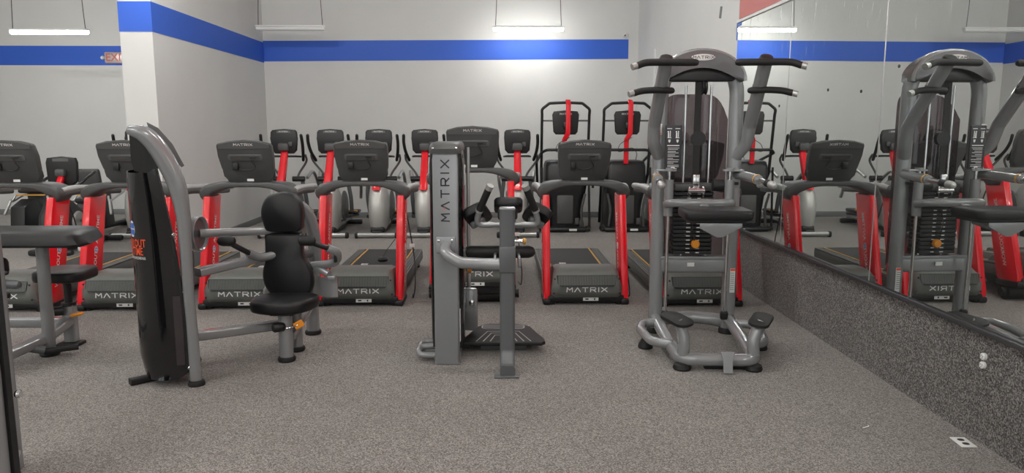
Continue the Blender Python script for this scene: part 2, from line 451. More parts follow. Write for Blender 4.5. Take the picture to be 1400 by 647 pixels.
# ------------------------------------------------------------------ lights
def light(label, x, y, z, L, mat, wires=True, top=HC):
    o = thing('led_strip_light', label, 'light', (x, y, z), 'hanging LED strip lights')
    MB().box((x, y, z + .035), (L, .085, .03), .008).build('housing', 'white', o)
    MB().tube([(x - L / 2 + .01, y, z), (x + L / 2 - .01, y, z)], 1, prof=rrect(.075, .062, .028), ref=(0, 0, 1)).build('diffuser', mat, o)
    for s in (-1, 1):
        MB().tube(smooth_path([(x + s * (L / 2 - .04), y, z + .04), (x + s * (L / 2 - .06), y, z + .5), (x + s * (L / 2 - .12), y, top)]), .006, 6).build('hanging_wire', 'trim', o)
    return o
light('lit LED strip light hanging in front of the left back wall', -6.98, 12., 3.08, 1.2, 'led')
light('unlit white strip light hanging near the wall corner', -3.36, 12.45, 3.20, 1.12, 'white')
light('lit LED strip light hanging in front of the centre back wall', .52, 12.60, 3.22, 1.17, 'led')
for y in (8.3, 4.6, .9, -2.8):
    for x in (-10.6, -7., -3.4, .4):
        if x < -8 and y > 5: continue
        light('lit LED strip light overhead, outside the photo', x, y, 4.1, 1.5, 'ledhi')
# ------------------------------------------------------------------ treadmill (local: front at y=0, belt runs to +y)
def upright_poly(): return [(.055, .045), (.315, .045), (.335, .09), (.575, .985), (.30, .985), (.05, .10)]
def make_treadmill(label, group):
    t = thing('treadmill', label, 'treadmill', (0, 0, 0), group)
    # deck frame and feet
    b = MB().box((0, 1.13, .135), (.75, 1.82, .11), .02)
    b.build('deck_frame', 'rail', t)
    b = MB()
    for s in (-1, 1):
        for k in range(4): b.box((s * (.30 + k * .022 - .0), 1.16, .196), (.016, 1.72, .012), .003, 1)
    b.build('foot_rail', 'rail', t)
    MB().box((0, 1.2, .195), (.50, 1.66, .012), .003).build('running_belt', 'belt', t)
    q = MB()
    for s in (-1, 1): q.box((s * .262, 1.22, .2), (.016, 1.62, .008), .002, 1)
    q.build('edge_strip', 'amber', t, 'amber strip along the belt')
    q = MB()
    for k in range(6): q.box((-.16 + k * .012, 1.05, .2018), (.007, .10, .001))
    q.build('belt_marking', 'print', t, 'pale lettering block on the belt')
    MB().box((0, 2.02, .14), (.74, .09, .12), .03).build('rear_cover', 'black', t)
    # base skirt with feet
    MB().box((0, .33, .06), (.70, .58, .07), .02).box((0, 1.1, .05), (.60, 1.4, .05), .02).build('base_skirt', 'black', t)
    for s in (-1, 1):
        MB().lathe([(.035, 0), (.04, .015), (.03, .05)], (s * .31, .10, 0)).build('foot', 'rubber', t)
    for s in (-1, 1):
        MB().lathe([(.03, 0), (.035, .015), (.025, .06)], (s * .31, 1.95, 0)).build('foot', 'rubber', t)
    # motor hood
    prof = [(.03, .075, .318), (.0, .12, .322), (-.005, .19, .318), (.015, .25, .308), (.05, .30, .298), (.10, .328, .290), (.17, .338, .286), (.36, .325, .29), (.50, .27, .30), (.56, .20, .31)]
    h = MB(); rings = []
    for k in range(17):
        s = -1 + 2 * k / 16.
        rr = []
        for (y, z, w) in prof:
            ed = max(0, abs(s) - .86) / .14
            rr.append((s * w, y + .035 * ed * ed, z - .02 * ed * ed * (1 if z > .2 else 0)))
        rr += [(s * prof[-1][2], .56, .07), (s * prof[0][2], .05, .07)]
        rings.append(rr)
    h.loft(rings); hd = h.build('motor_hood', 'hood', t, angle=50)
    # grille: recessed dark panel with vertical ribs
    O = V((0, .004, .235)); vv = V((0, .30, 1)).normalized()
    MB().plate([(-.275, .052), (-.265, -.03), (-.24, -.052), (.24, -.052), (.265, -.03), (.275, .052)], O + V((0, -.004, 0)), X3, vv, .004).build('grille_panel', 'black', hd)
    g = MB()
    for k in range(44):
        x = -.258 + k * .012
        g.plate([(x, -.040), (x + .0055, -.040), (x + .0055, .046), (x, .046)], O + V((0, -.006, 0)), X3, vv, .004)
    g.plate([(-.275, .050), (.275, .050), (.275, .056), (-.275, .056)], O + V((0, -.005, 0)), X3, vv, .004)
    g.build('grille', 'hood', hd)
    wordmark(MB(), .038, (.0, -.0085, .155), X3, Z3, .003, lw=1.35, gap=.5, st=.2).build('lettering', 'print', hd, 'white capital letters')
    for x, z in ((-.29, .25), (.29, .25), (-.30, .12), (.30, .12)): MB().lathe([(.008, 0), (.008, .006)], (x, .008, z), (0, -1, 0), 10).build('screw', 'black', hd)
    lb = MB().box((.04, .033, .058), (.14, .004, .03)).build('label_plate', 'label', t, 'white label on the base')
    MB().box((.005, .030, .059), (.03, .003, .012)).build('label_print', 'dprint', lb); MB().box((.075, .030, .059), (.012, .003, .016)).build('label_print', 'dprint', lb)
    # uprights: deep leaning planks with lettering on both faces
    for s in (-1, 1):
        u = MB().prism(upright_poly(), 'yz', s * .322, s * .388, .014, 2).build('upright', 'red', t)
        d = V((0, .26, .915)).normalized()
        tx = MB(); em = MB(); eb = MB()
        for xx, n in ((s * .388, s), (s * .322, -s)):
            n3 = V((n, 0, 0)); v3 = n3.cross(d)
            c0 = V((xx + n * .0012, .318, .52))
            tx.text('WORKOUT', .062, c0 - d * .185, d, v3); tx.text('ANYTIME', .062, c0 + d * .175, d, v3)
            em.plate(ellipse(.03, .03), c0 - d * .012, d, v3, .0006); eb.plate(ellipse(.022, .022), c0 - d * .012, d, v3, .0012)
            em.strokes([[(-.018, 0), (.018, 0)], [(0, -.018), (0, .018)]], .006, c0 - d * .012, d, v3, .0018)
        tx.build('lettering', 'print', u, 'white slogan lettering'); em.build('emblem', 'print', u); eb.build('emblem_disc', 'bprint', u, 'blue round emblem')
        MB().box((s * .355, .19, .03), (.08, .31, .06), .02).build('upright_foot', 'black', u)
    # yoke: arched shoulder joining both uprights under the console
    path = [(-.358, .965, .085, .20), (-.383, 1.005, .105, .23), (-.35, 1.043, .10, .25), (-.28, 1.068, .08, .25), (-.20, 1.083, .058, .22), (-.1, 1.088, .042, .2), (0, 1.088, .042, .2)]
    path = path + [(-x, z, w_, dd) for x, z, w_, dd in path[-2::-1]]
    P2 = smooth_path([(x, 0, z) for x, z, _, _ in path], 4)
    n = len(P2); rings = []
    for i, p in enumerate(P2):
        f = i / 4.; a = min(int(f), len(path) - 1); b2 = min(a + 1, len(path) - 1); fr = f - a
        hh = path[a][2] * (1 - fr) + path[b2][2] * fr; dd = path[a][3] * (1 - fr) + path[b2][3] * fr
        tg = (P2[min(i + 1, n - 1)] - P2[max(i - 1, 0)]).normalized(); nn = V((-tg.z, 0, tg.x))
        yc = .43
        rings.append([p + V((0, yc + yy, 0)) + nn * zz for yy, zz in rrect(dd, hh, hh * .28, 3)])
    MB().loft(rings).build('shoulder_yoke', 'char', t, angle=50)
    # side handrails toward the user
    for s in (-1, 1):
        p = smooth_path([(s * .392, .40, 1.035), (s * .415, .62, 1.045), (s * .42, .85, 1.03), (s * .415, 1.08, 1.02)])
        hr = MB().tube(p, 1, prof=rrect(.08, .055, .026), ref=(0, 0, 1)).build('handrail', 'grip', t, 'silver topped handrail')
        p2 = [q - V((0, 0, .035)) for q in p[:-3]]
        MB().tube(p2, 1, prof=rrect(.075, .05, .02), ref=(0, 0, 1)).build('handrail_underside', 'char', hr)
    # console
    pr = [(-.192, 1.09), (.192, 1.09), (.205, 1.17), (.225, 1.21), (.236, 1.24), (.243, 1.35), (.246, 1.44), (.235, 1.462), (.14, 1.486), (0, 1.494), (-.14, 1.486), (-.235, 1.462), (-.246, 1.44), (-.243, 1.35), (-.236, 1.24), (-.225, 1.21), (-.205, 1.17)]
    sh = Matrix.Identity(4); sh[1][2] = -.40; sh[1][3] = .40 * 1.09   # lean towards the front
    c = MB().prism(pr, 'xz', .43, .50, .018, 3).move(sh).build('console', 'char', t, angle=50)
    def on(x, z, off=0): return V((x, .43 - .40 * (z - 1.09) - off, z))
    cv = V((0, -.40, 1)).normalized()
    MB().plate([(-.225, -.028), (.225, -.028), (.228, .012), (.13, .036), (0, .043), (-.13, .036), (-.228, .012)], on(0, 1.443, .0), X3, cv, .004).build('brand_strip', 'charl', c, 'lighter strip along the console top')
    wordmark(MB(), .02, on(0, 1.452, .006), X3, cv, .002, lw=1.2, gap=.4, st=.2).build('lettering', 'print', c)
    r = MB()
    r.loft([[on(0, 1.335) + X3 * x * k + cv * y * k + V((0, -h, 0)) for x, y in rrect(.31, .062, .02)] for k, h in ((1, 0), (1, .007), (.93, .009))])
    rc = r.build('recess_frame', 'charl', c)
    MB().plate([(-.13, -.018), (.13, -.018), (.13, .018), (-.13, .018)], on(0, 1.335, .009), X3, cv, .002).build('recess', 'char', rc)
    MB().box(on(.07, 1.34, .014), (.06, .012, .012), .003).build('socket', 'black', rc)
    MB().box(on(-.10, 1.255, .012), (.05, .03, .065), .006).build('clip_box', 'black', c)
    MB().tube(smooth_path([on(.05, 1.325, .012), on(.065, 1.29, .03), on(.085, 1.25, .025), on(.04, 1.225, .02), on(-.03, 1.22, .02), on(-.075, 1.235, .015)]), .0035, 6).build('cable', 'black', c)
    MB().box(on(.01, 1.128, .003), (.06, .006, .022)).build('label_plate', 'label', c)
    MB().box((-.0, .52, 1.13), (.30, .10, .05), .015).build('control_bar', 'char', t)
    # cord hanging down on the right side
    MB().tube(smooth_path([(.33, .52, 1.03), (.36, .6, .85), (.40, .62, .6), (.44, .58, .35), (.46, .45, .12), (.45, .36, .012), (.43, .5, .012)]), .006, 8).build('hanging_cord', 'black', t)
    MB().box((.42, .60, .47), (.05, .006, .035), .002).build('cord_tag', 'label', t)
    return t

spots = [(.805, 6.52, 'red and charcoal treadmill right of the grey tower, full front view, before the climbers'),
         (1.82, 6.42, 'red and charcoal treadmill right behind the dip machine, by the carpeted wall'),
         (-1.25, 6.50, 'red and charcoal treadmill second left of the grey tower column, white tag on belt'),
         (-2.27, 6.40, 'red and charcoal treadmill behind the padded chair machine'),
         (-3.32, 6.37, 'red and charcoal treadmill just left of the black curved shroud'),
         (-4.35, 6.35, 'red and charcoal treadmill at the far left edge, behind the sloped arm pad'),
         (-.23, 6.50, 'red and charcoal treadmill raised on its incline, behind the grey tower column')]
spots[2] = (-1.25, 6.50, 'red and charcoal treadmill between the padded chair and the grey tower column')
tm = make_treadmill(spots[0][2], 'treadmills in the front row')
TM = []
for i, (x, y, lb) in enumerate(spots):
    o = tm if i == 0 else copy_tree(tm)
    o['label'] = lb; TM.append(o)
for o, (x, y, lb) in zip(TM, spots): o.location = (x, y, 0)
# the inclined one: front raised, with its lifting gear
d = TM[6]; th = .075
d.location = (-.23, 6.50, .15); d.rotation_euler = (-th, 0, 0)
ORG[d.name] = V((0, 0, 0))
MB().cyl((-.36, .22, -.055), (.385, .22, -.055), .075, 20).cyl((-.405, .22, -.055), (.425, .22, -.055), .04, 14).build('lift_roller', 'rubber', d, 'black roller under the raised hood')
MB().box((0, .22, .0), (.5, .2, .1), .02).build('lift_frame', 'black', d)
MB().box((.0, .143, -.05), (.09, .004, .03)).build('roller_label', 'label', d)
# clip-on safety key lying on one belt
one('safety_key', 'black', 'small black clip puck lying on the belt of the treadmill left of the grey column', 'key', MB().lathe([(.001, 0), (.05, 0), (.055, .02), (.04, .04), (.001, .045)], (-1.22, 7.75, .203)).tube(smooth_path([(-1.22, 7.75, .24), (-1.19, 7.78, .30), (-1.10, 7.85, .42)]), .004, 6), (-1.22, 7.75, .203))

# ------------------------------------------------------------------ elliptical trainer (local: front at y=0)
def make_elliptical(label, group):
    t = thing('elliptical_trainer', label, 'elliptical', (0, 0, 0), group)
    MB().tube([(-.27, .02, .05), (.27, .02, .05)], 1, prof=rrect(.075, .06, .02), ref=(0, 0, 1)).build('front_foot', 'alu', t, 'silver cross foot')
    for s in (-1, 1): MB().box((s * .29, .02, .045), (.05, .09, .09), .02).build('foot_cap', 'black', t)
    MB().box((0, .55, .07), (.14, 1.1, .08), .02).box((0, 1.5, .06), (.5, .08, .08), .02).box((0, 1.3, .07), (.08, .9, .06), .02).build('base_rail', 'black', t)
    # flywheel shroud: tall pearl teardrop
    rings = []
    for z, hw, y0, y1 in ((.10, .10, .12, .50), (.16, .125, .08, .58), (.30, .145, .05, .64), (.45, .148, .05, .64), (.60, .138, .08, .58), (.72, .118, .14, .48), (.80, .085, .20, .40), (.84, .05, .24, .34)):
        rings.append([(hw * math.copysign(abs(math.cos(a)) ** .7, math.cos(a)), (y0 + y1) / 2 + (y1 - y0) / 2 * math.copysign(abs(math.sin(a)) ** .8, math.sin(a)), z) for a in [2 * PI * k / 24 for k in range(24)]])
    sh = MB().loft(rings).build('flywheel_shroud', 'pearl', t, 'pearl silver rounded cover', angle=60)
    MB().box((0, .25, .11), (.20, .34, .10), .03).build('shroud_base', 'black', sh)
    for s in (-1, 1):
        MB().lathe([(.001, .03), (.20, .03), (.23, .015), (.235, 0)], (s * .14, .62, .42), (s, 0, 0), 28).build('drive_disc', 'charl', t)
    # red mast leaning away
    rings = []
    for z, y, wx, wy in ((.70, .16, .12, .16), (.80, .20, .115, .15), (1.0, .33, .11, .11), (1.2, .44, .105, .08), (1.3, .48, .10, .07)):
        rings.append([(a, y + b, z) for a, b in rrect(wx, wy, .03, 4)])
    MB().loft(rings).build('mast', 'red', t, 'red leaning mast', angle=60)
    # console with tray bar
    pr = [(-.14, 1.22), (.14, 1.22), (.185, 1.27), (.20, 1.45), (.195, 1.54), (.17, 1.57), (0, 1.585), (-.17, 1.57), (-.195, 1.54), (-.20, 1.45), (-.185, 1.27)]
    c = MB().prism(pr, 'xz', .44, .50, .02, 3).build('console', 'black', t)
    MB().plate([(-.1, -.02), (.1, -.02), (.1, .015), (0, .022), (-.1, .015)], (0, .438, 1.545), X3, Z3, .003).build('brand_strip', 'charl', c)
    wordmark(MB(), .016, (0, .433, 1.547), X3, Z3, .002, st=.2).build('lettering', 'print', c)
    MB().box((0, .42, 1.32), (.16, .10, .12), .03).build('neck_bracket', 'char', c)
    MB().box((.1, .43, 1.36), (.06, .04, .07), .01).build('clip_box', 'char', c)
    MB().tube(fillet([(-.2, .60, 1.17), (-.17, .46, 1.18), (.17, .46, 1.18), (.2, .60, 1.17)], .05), .016, 10).box((0, .46, 1.2), (.06, .06, .06), .01).build('fixed_handlebar', 'black', t)
    # moving arms
    for s in (-1, 1):
        a = MB().tube(smooth_path([(s * .25, .55, 1.12), (s * .285, .42, 1.25), (s * .30, .34, 1.38), (s * .295, .30, 1.49)]), .023, 10, cap_round=True).build('moving_arm', 'black', t)
        MB().tube(smooth_path([(s * .30, .48, 1.20), (s * .29, .57, 1.10), (s * .17, .62, .93), (s * .13, .62, .84)]), .017, 10).build('arm_link', 'charl', a)
        MB().cyl((s * .06, .62, .83), (s * .24, .62, .83), .04, 16).build('pivot', 'black', a)
        MB().tube(smooth_path([(s * .20, .62, .83), (s * .23, .7, .55), (s * .22, .80, .30)]), 1, prof=rrect(.04, .06, .015), ref=(1, 0, 0)).build('lower_link', 'silverd', a)
        MB().tube(smooth_path([(s * .25, .75, .84), (s * .28, 1.0, .92), (s * .27, 1.35, .70), (s * .22, 1.6, .45)]), .026, 10).build('side_rail', 'alu', t, 'curved silver side rail')
        p = MB().tube([(s * .20, .55, .26), (s * .20, 1.35, .20)], 1, prof=rrect(.06, .05, .015), ref=(0, 0, 1)).build('pedal_arm', 'black', t)
        MB().box((s * .20, 1.12, .27), (.15, .36, .05), .02).build('pedal', 'black', p)
        MB().box((s * .20, .97, .30), (.15, .04, .03), .008).build('pedal_edge', 'amber', p, 'amber pedal edge')
    return t
ex = [(393, 'elliptical with red mast nearest the side wall, behind the padded chair'), (455, 'elliptical with red mast behind the treadmill left of the grey column, to its left'),
      (520, 'elliptical with red mast behind the treadmill left of the grey column, to its right'), (582, 'elliptical with red mast just left of the grey tower column'),
      (707, 'elliptical with red mast right of the grey tower column, next to the climbers')]
el = make_elliptical('', 'ellipticals in the back row'); EL = [el] + [copy_tree(el) for _ in ex[1:]]
for o, (px, lb) in zip(EL, ex):
    o['label'] = lb; o.location = ((px - 680) / 1010. * 11.2, 10.72, 0)

# ------------------------------------------------------------------ stair climber (local: front at y=0)
def make_climber(label, group):
    t = thing('stair_climber', label, 'stair climber', (0, 0, 0), group)
    MB().tube([(-.30, .04, .045), (.30, .04, .045)], .04, 12, cap_round=True).box((0, .6, .05), (.5, 1.15, .07), .02).build('base', 'black', t)
    MB().box((.12, -.004, .045), (.12, .01, .035), .004).build('label_plate', 'label', t)
    rings = []
    for z, hw, y0, y1 in ((.08, .24, .10, 1.1), (.35, .24, .07, 1.1), (.55, .265, .07, 1.05), (.62, .30, .05, .95), (.85, .305, .06, .8), (1.02, .30, .08, .7), (1.08, .285, .10, .62), (1.10, .25, .14, .55)):
        rings.append([(x, (y0 + y1) / 2 + y, z) for x, y in rrect(hw * 2, y1 - y0, .08, 4)])
    MB().loft(rings).build('body_shroud', 'black', t, angle=50)
    MB().box((0, .085, .36), (.26, .05, .46), .03).build('service_panel', 'char', t)
    for s in (-1, 1):
        MB().tube(smooth_path([(s * .27, .04, .10), (s * .25, .03, .35), (s * .30, .02, .60)]), .02, 8).build('panel_rail', 'char', t)
        # side frame pole and loop rail
        MB().tube(fillet([(s * .30, .9, .06), (s * .36, .25, .9), (s * .36, .12, 1.80), (s * .365, .10, 1.88), (s * .25, .10, 1.97), (0, .10, 1.98)], .06), .022, 10).build('frame_pole', 'black', t)
        MB().tube(fillet([(0, .02, 1.27), (s * .30, .02, 1.27), (s * .37, .1, 1.22), (s * .40, .9, 1.05), (s * .36, 1.3, .6)], .1), .022, 10).build('handrail', 'black', t)
        MB().tube([(s * .18, .14, 1.71), (s * .36, .14, 1.71)], .014, 8).build('console_stay', 'charl', t)
        MB().tube([(s * .38, .08, .08), (s * .36, .09, 1.0)], .018, 8).build('front_pole', 'black', t)
        MB().box((s * .36, .12, .05), (.07, .20, .06), .02).build('foot', 'rubber', t)
    MB().box((.18, .0, .18), (.06, .03, .1), .01).build('switch_box', 'char', t)
    for k in range(4): MB().box((0, .72 + .17 * k, .98 - .22 * k), (.48, .24, .03), .008).build('step', 'char', t)
    pr = [(-.15, 1.50), (.15, 1.50), (.185, 1.54), (.205, 1.80), (.18, 1.85), (0, 1.865), (-.18, 1.85), (-.205, 1.80), (-.185, 1.54)]
    c = MB().prism(pr, 'xz', .10, .17, .02, 3).build('console', 'black', t)
    wordmark(MB(), .022, (0, .098, 1.81), X3, Z3, .003, st=.2).build('lettering', 'print', c)
    MB().box((0, .06, 1.64), (.09, .08, .1), .02).build('neck_bracket', 'black', c)
    MB().tube(fillet([(-.02, .06, 1.06), (-.02, .055, 1.42), (.03, .03, 1.52), (.03, .02, 1.96), (.03, .10, 2.01)], .05), 1, prof=rrect(.035, .075, .012), ref=(1, 0, 0)).build('mast', 'red', t, 'red mast over the console')
    MB().tube(smooth_path([(.06, .02, 1.46), (-.12, 0, 1.36), (-.14, 0, 1.24), (.05, 0, 1.30), (.13, 0, 1.22), (.12, 0, 1.12)]), .005, 6).build('loose_cable', 'black', t)
    return t
cl = make_climber('black stair climber with red mast behind the full front view treadmill', 'stair climbers at the back wall')
c2 = copy_tree(cl); c2['label'] = 'black stair climber with red mast just left of the dip machine'
cl.location = (1.04, 11.25, 0); c2.location = (1.985, 11.25, 0)

# ------------------------------------------------------------------ bikes in the left bay
def make_bike(label, group):
    t = thing('exercise_bike', label, 'exercise bike', (0, 0, 0), group)
    MB().box((0, .05, .05), (.55, .09, .08), .03).box((0, .7, .06), (.10, 1.3, .08), .02).box((0, 1.35, .05), (.5, .08, .08), .03).build('base', 'black', t)
    rings = []
    for z, hw, y0, y1 in ((.10, .09, .0, .8), (.3, .12, -.02, .8), (.5, .12, .02, .7), (.66, .09, .10, .5), (.72, .06, .16, .4)):
        rings.append([(x, (y0 + y1) / 2 + y, z) for x, y in rrect(hw * 2, y1 - y0, .06, 4)])
    MB().loft(rings).build('drive_cover', 'black', t, angle=50)
    MB().lathe([(.001, .02), (.13, .02), (.15, 0)], (.12, .5, .38), (1, 0, 0), 24).build('crank_disc', 'alu', t)
    rings = [[(a, y + b, z) for a, b in rrect(wx, wy, .025, 4)] for z, y, wx, wy in ((.6, .2, .1, .14), (.8, .3, .08, .1), (1.0, .42, .07, .07))]
    MB().loft(rings).build('mast', 'red', t, 'red leaning mast', angle=60)
    pr = [(-.13, .87), (.13, .87), (.19, .92), (.20, 1.16), (.18, 1.22), (0, 1.24), (-.18, 1.22), (-.20, 1.16), (-.19, .92)]
    c = MB().prism(pr, 'xz', .42, .48, .02, 3).build('console', 'black', t)
    MB().plate([(-.1, -.02), (.1, -.02), (.1, .015), (0, .022), (-.1, .015)], (0, .418, 1.195), X3, Z3, .003).build('brand_strip', 'charl', c)
    MB().box((0, .40, 1.03), (.13, .08, .1), .03).build('neck_bracket', 'char', c)
    MB().tube(fillet([(-.24, .75, 1.02), (-.26, .45, .93), (-.20, .40, .86), (.20, .40, .86), (.26, .45, .93), (.24, .75, 1.02)], .07), .02, 10).build('handlebar', 'black', t)
    MB().box((0, 1.0, .62), (.26, .26, .08), .035).tube([(0, 1.0, .1), (0, 1.0, .6)], .03).build('saddle', 'vinyl', t)
    for s in (-1, 1):
        MB().box((s * .18, .5 + s * .12, .30 + s * .1), (.10, .24, .04), .015).build('pedal', 'char', t)
    return t
bk = make_bike('exercise bike with red mast and wrap handlebar in the left bay', None); bk.location = (-5.6, 9.2, 0)
def make_recumbent(label, group):
    t = thing('recumbent_bike', label, 'exercise bike', (0, 0, 0), group)
    MB().box((0, 1.3, .05), (.5, .09, .08), .03).box((0, .7, .09), (.10, 1.3, .08), .02).box((0, .05, .05), (.5, .09, .08), .03).build('base', 'black', t)
    MB().prism([(-.05, .1), (.5, .1), (.42, .45), (.25, .55), (.0, .45)], 'yz', -.11, .11, .03).build('drive_cover', 'black', t)
    MB().prism([(.5, .1), (.75, .1), (.68, .62), (.42, .62)], 'yz', -.12, .12, .03).build('seat_pillar', 'char', t)
    MB().box((0, .55, .66), (.40, .42, .07), .03).build('seat', 'vinyl', t)
    MB().box((0, .34, .60), (.42, .05, .02), .005).build('seat_edge', 'amber', t, 'amber strip under the seat')
    MB().box((0, .32, .82), (.34, .09, .36), .05, 3, Matrix.Rotation(.2, 3, 'X')).build('backrest', 'char', t)
    for s in (-1, 1):
        MB().tube(fillet([(s * .24, .35, .58), (s * .27, .3, .5), (s * .27, .75, .62), (s * .27, .9, .70)], .06), .018, 10).build('side_handle', 'alu', t)
        MB().tube([(s * .28, .30, .52), (s * .33, .22, .33)], .022, 10, cap_round=True).build('lever', 'pearl', t)
    return t
rb = make_recumbent('recumbent bike with dark backrest at the far left of the left bay', 'recumbent bikes in the left bay')
r2 = copy_tree(rb); r2['label'] = 'recumbent bike with dark backrest just right of the bike with red mast'
rb.location = (-7.03, 10.9, 0); r2.location = (-6.12, 10.9, 0)
e6 = copy_tree(el); e6['label'] = 'elliptical in the left bay, half hidden behind the black curved shroud'; e6.location = (-5.33, 10.72, 0)
# ------------------------------------------------------------------ dip / chin assist machine (local, then turned a little)
t = thing('assisted_dip_machine', 'tall silver dip and chin-up machine with four black grips, beside the mirror', 'weight machine')
DIP = t
hw = .282
# tower frame: inverted U
arc = [(-hw, 0, 0), (-hw, 0, 1.84)]
for k in range(1, 16):
    a = PI - PI * k / 16
    arc.append((hw * math.copysign(abs(math.cos(a)) ** .85, math.cos(a)), 0, 1.84 + .29 * math.sin(a)))
arc += [(hw, 0, 1.84), (hw, 0, 0)]
MB().tube(arc, .054, 18).build('tower_frame', 'silver', t, angle=60)
for s in (-1, 1): MB().lathe([(.065, 0), (.065, .03), (.055, .045)], (s * hw, 0, 0)).build('tower_foot', 'rubber', t)
# head cover with oval badge
top = [(.315 * math.cos(a), 1.945 + .222 * math.sin(a)) for a in [PI * k / 24 for k in range(25)]]
bot = [(-.285 + .57 * k / 12, 1.935 + .105 * (1 - ((k - 6) / 6.) ** 2)) for k in range(13)]
hd = MB().prism(top + bot, 'xz', -.105, .07, .02, 3).build('head_cover', 'head', t, angle=50)
MB().tube([(x * 1.0, -.09, z) for x, z in top], .016, 8).build('head_rim', 'silver', hd)
MB().prism([(-.23, 1.945), (.23, 1.945), (.26, 1.96), (.15, 2.03), (0, 2.055), (-.15, 2.03), (-.26, 1.96)], 'xz', -.06, .06, .01).build('pulley_housing', 'black', t)
b = MB().prism(ellipse(.088, .024, 32, .0, 2.115), 'xz', -.115, -.10, .004).build('badge', 'badge', hd, 'pale oval badge')
wordmark(MB(), .019, (0, -.1155, 2.115), X3, Z3, .002, st=.2).build('lettering', 'dprint', b)
MB().plate([(x * .9, y * .85) for x, y in ellipse(.088, .024, 32)], (0, -.1152, 2.115), X3, Z3, .0004).build('badge_face', 'label', b)
# smoked rear shroud
pr = [(-.255, .52), (.255, .52), (.255, 1.70), (.235, 1.80), (.16, 1.85), (0, 1.865), (-.16, 1.85), (-.235, 1.80), (-.255, 1.70)]
q = MB(); n = len(pr)
rings = [[(x, yy + .10 * (abs(x) / .255) ** 2 * -1, z) for x, z in [(-.255 + .51 * k / 12., None) for k in range(13)] for z in [zz]] for yy, zz in ()]
cols = []
for k in range(25):
    x = -.262 + .524 * k / 24; zt = 1.865 - .20 * (abs(x) / .262) ** 6; y = .30 - .14 * (abs(x) / .262) ** 4
    cols.append([(x, y, .50), (x, y, zt), (x, y + .006, zt), (x, y + .006, .50)])
q.loft(cols).build('rear_shroud', 'smoke', t, 'smoked see-through shroud', angle=60)
# guide rods, belt, weight stack
for x in (-.095, .095): MB().cyl((x, .02, .56), (x, .02, 1.92), .0095, 12).build('guide_rod', 'chrome', t)
MB().box((-.012, -.03, 1.58), (.05, .008, .86)).build('lift_belt', 'rubber', t)
MB().lathe([(.05, -.018), (.055, -.012), (.045, 0), (.055, .012), (.05, .018)], (.03, -.03, 1.90), (1, 0, 0), 20).build('pulley', 'black', t)
MB().cyl((0, -.0, 1.52), (0, -.04, 1.52), .055, 24).build('rear_pulley', 'black', t)
for k in range(15):
    z = .645 + k * .0325
    p = MB().box((-.02, .03, z), (.30, .14, .030), .006, 1).build('weight_plate', 'black', t)
    MB().box((-.055, -.041, z), (.03, .002, .006)).box((.02, -.041, z), (.025, .002, .006)).build('plate_number', 'print', p)
MB().box((-.02, .03, 1.15), (.30, .15, .06), .015).build('stack_top', 'char', t)
MB().lathe([(.001, 0), (.033, 0), (.033, .02), (.028, .028), (.001, .03)], (.0, -.05, .715), (0, -1, 0)).build('selector_pin', 'orange', t, 'orange round selector knob')
MB().tube(smooth_path([(.0, -.07, .715), (-.02, -.07, .78), (-.03, -.07, .88), (-.02, -.05, .98)]), .004, 6).build('pin_cord', 'black', t)
# belt clevis in chrome
MB().box((-.012, -.06, 1.20), (.05, .03, .10), .005).cyl((-.075, -.08, 1.13), (.05, -.08, 1.13), .022, 12).box((-.065, -.08, 1.12), (.012, .03, .08), .003).box((.04, -.08, 1.12), (.012, .03, .08), .003).build('belt_clevis', 'chrome', t)
MB().cyl((.11, -.08, 1.17), (.19, -.08, 1.17), .045, 18).cyl((.19, -.08, 1.175), (.30, -.08, 1.185), .012, 10).build('range_lever', 'black', t)
# lower cross member
MB().tube([(-hw, 0, .545), (hw, 0, .545)], 1, prof=rrect(.12, .09, .02), ref=(0, 1, 0)).build('cross_member', 'silver', t)
MB().box((-.03, -.063, .555), (.055, .004, .03)).build('cross_label', 'label', t)
MB().prism([(-.26, .59), (.26, .59), (.26, .615), (-.26, .615)], 'xz', -.05, .07, .004).build('stack_tray', 'silver', t)
# placard
p = MB().box((-.205, -.13, 1.455), (.125, .014, .33), .012, 3).build('instruction_placard', 'dprint', t, 'black instruction placard with white print')
q = MB()
for x in (-.03, .03):
    q.box((-.205 + x, -.138, 1.595), (.036, .002, .005))
    q.cyl((-.215 + x, -.137, 1.572), (-.215 + x, -.139, 1.572), .006, 8).box((-.213 + x, -.138, 1.548), (.010, .002, .035)).box((-.200 + x, -.138, 1.556), (.006, .002, .045)).box((-.206 + x, -.138, 1.528), (.028, .002, .006))
    q.plate([(-.009, .012), (.009, .012), (.007, -.004), (0, -.012), (-.007, -.004)], (-.205 + x, -.138, 1.502), X3, Z3, .001)
q.box((-.205, -.138, 1.470), (.09, .002, .007))
for k, wd in enumerate((.085, .075, .06, .08, .055, .082, .04, .085, .08, .045, .085, .085, .07)):
    q.box((-.245 + wd / 2, -.138, 1.452 - k * .0108 - .004 * (k // 2)), (wd, .002, .0035))
q.plate(ellipse(.016, .007), (-.205, -.138, 1.305), X3, Z3, .001).build('print', 'print', p)
q = MB().box((-.30, -.06, 1.59), (.04, .012, .08), .003); lb = q.build('upright_label', 'label', t)
MB().box((-.30, -.0665, 1.558), (.036, .001, .008)).build('label_stripe', 'orred', lb)
lb = MB().box((hw + .012, -.058, .43), (.038, .008, .19), .002).build('warning_label', 'label', t)
q = MB().box((hw + .012, -.0625, .515), (.036, .001, .018)); q.build('label_stripe', 'orred', lb)
q = MB()
for k in range(9): q.box((hw + .010, -.0625, .49 - k * .016), (.028, .001, .004))
q.build('label_print', 'rail', lb)
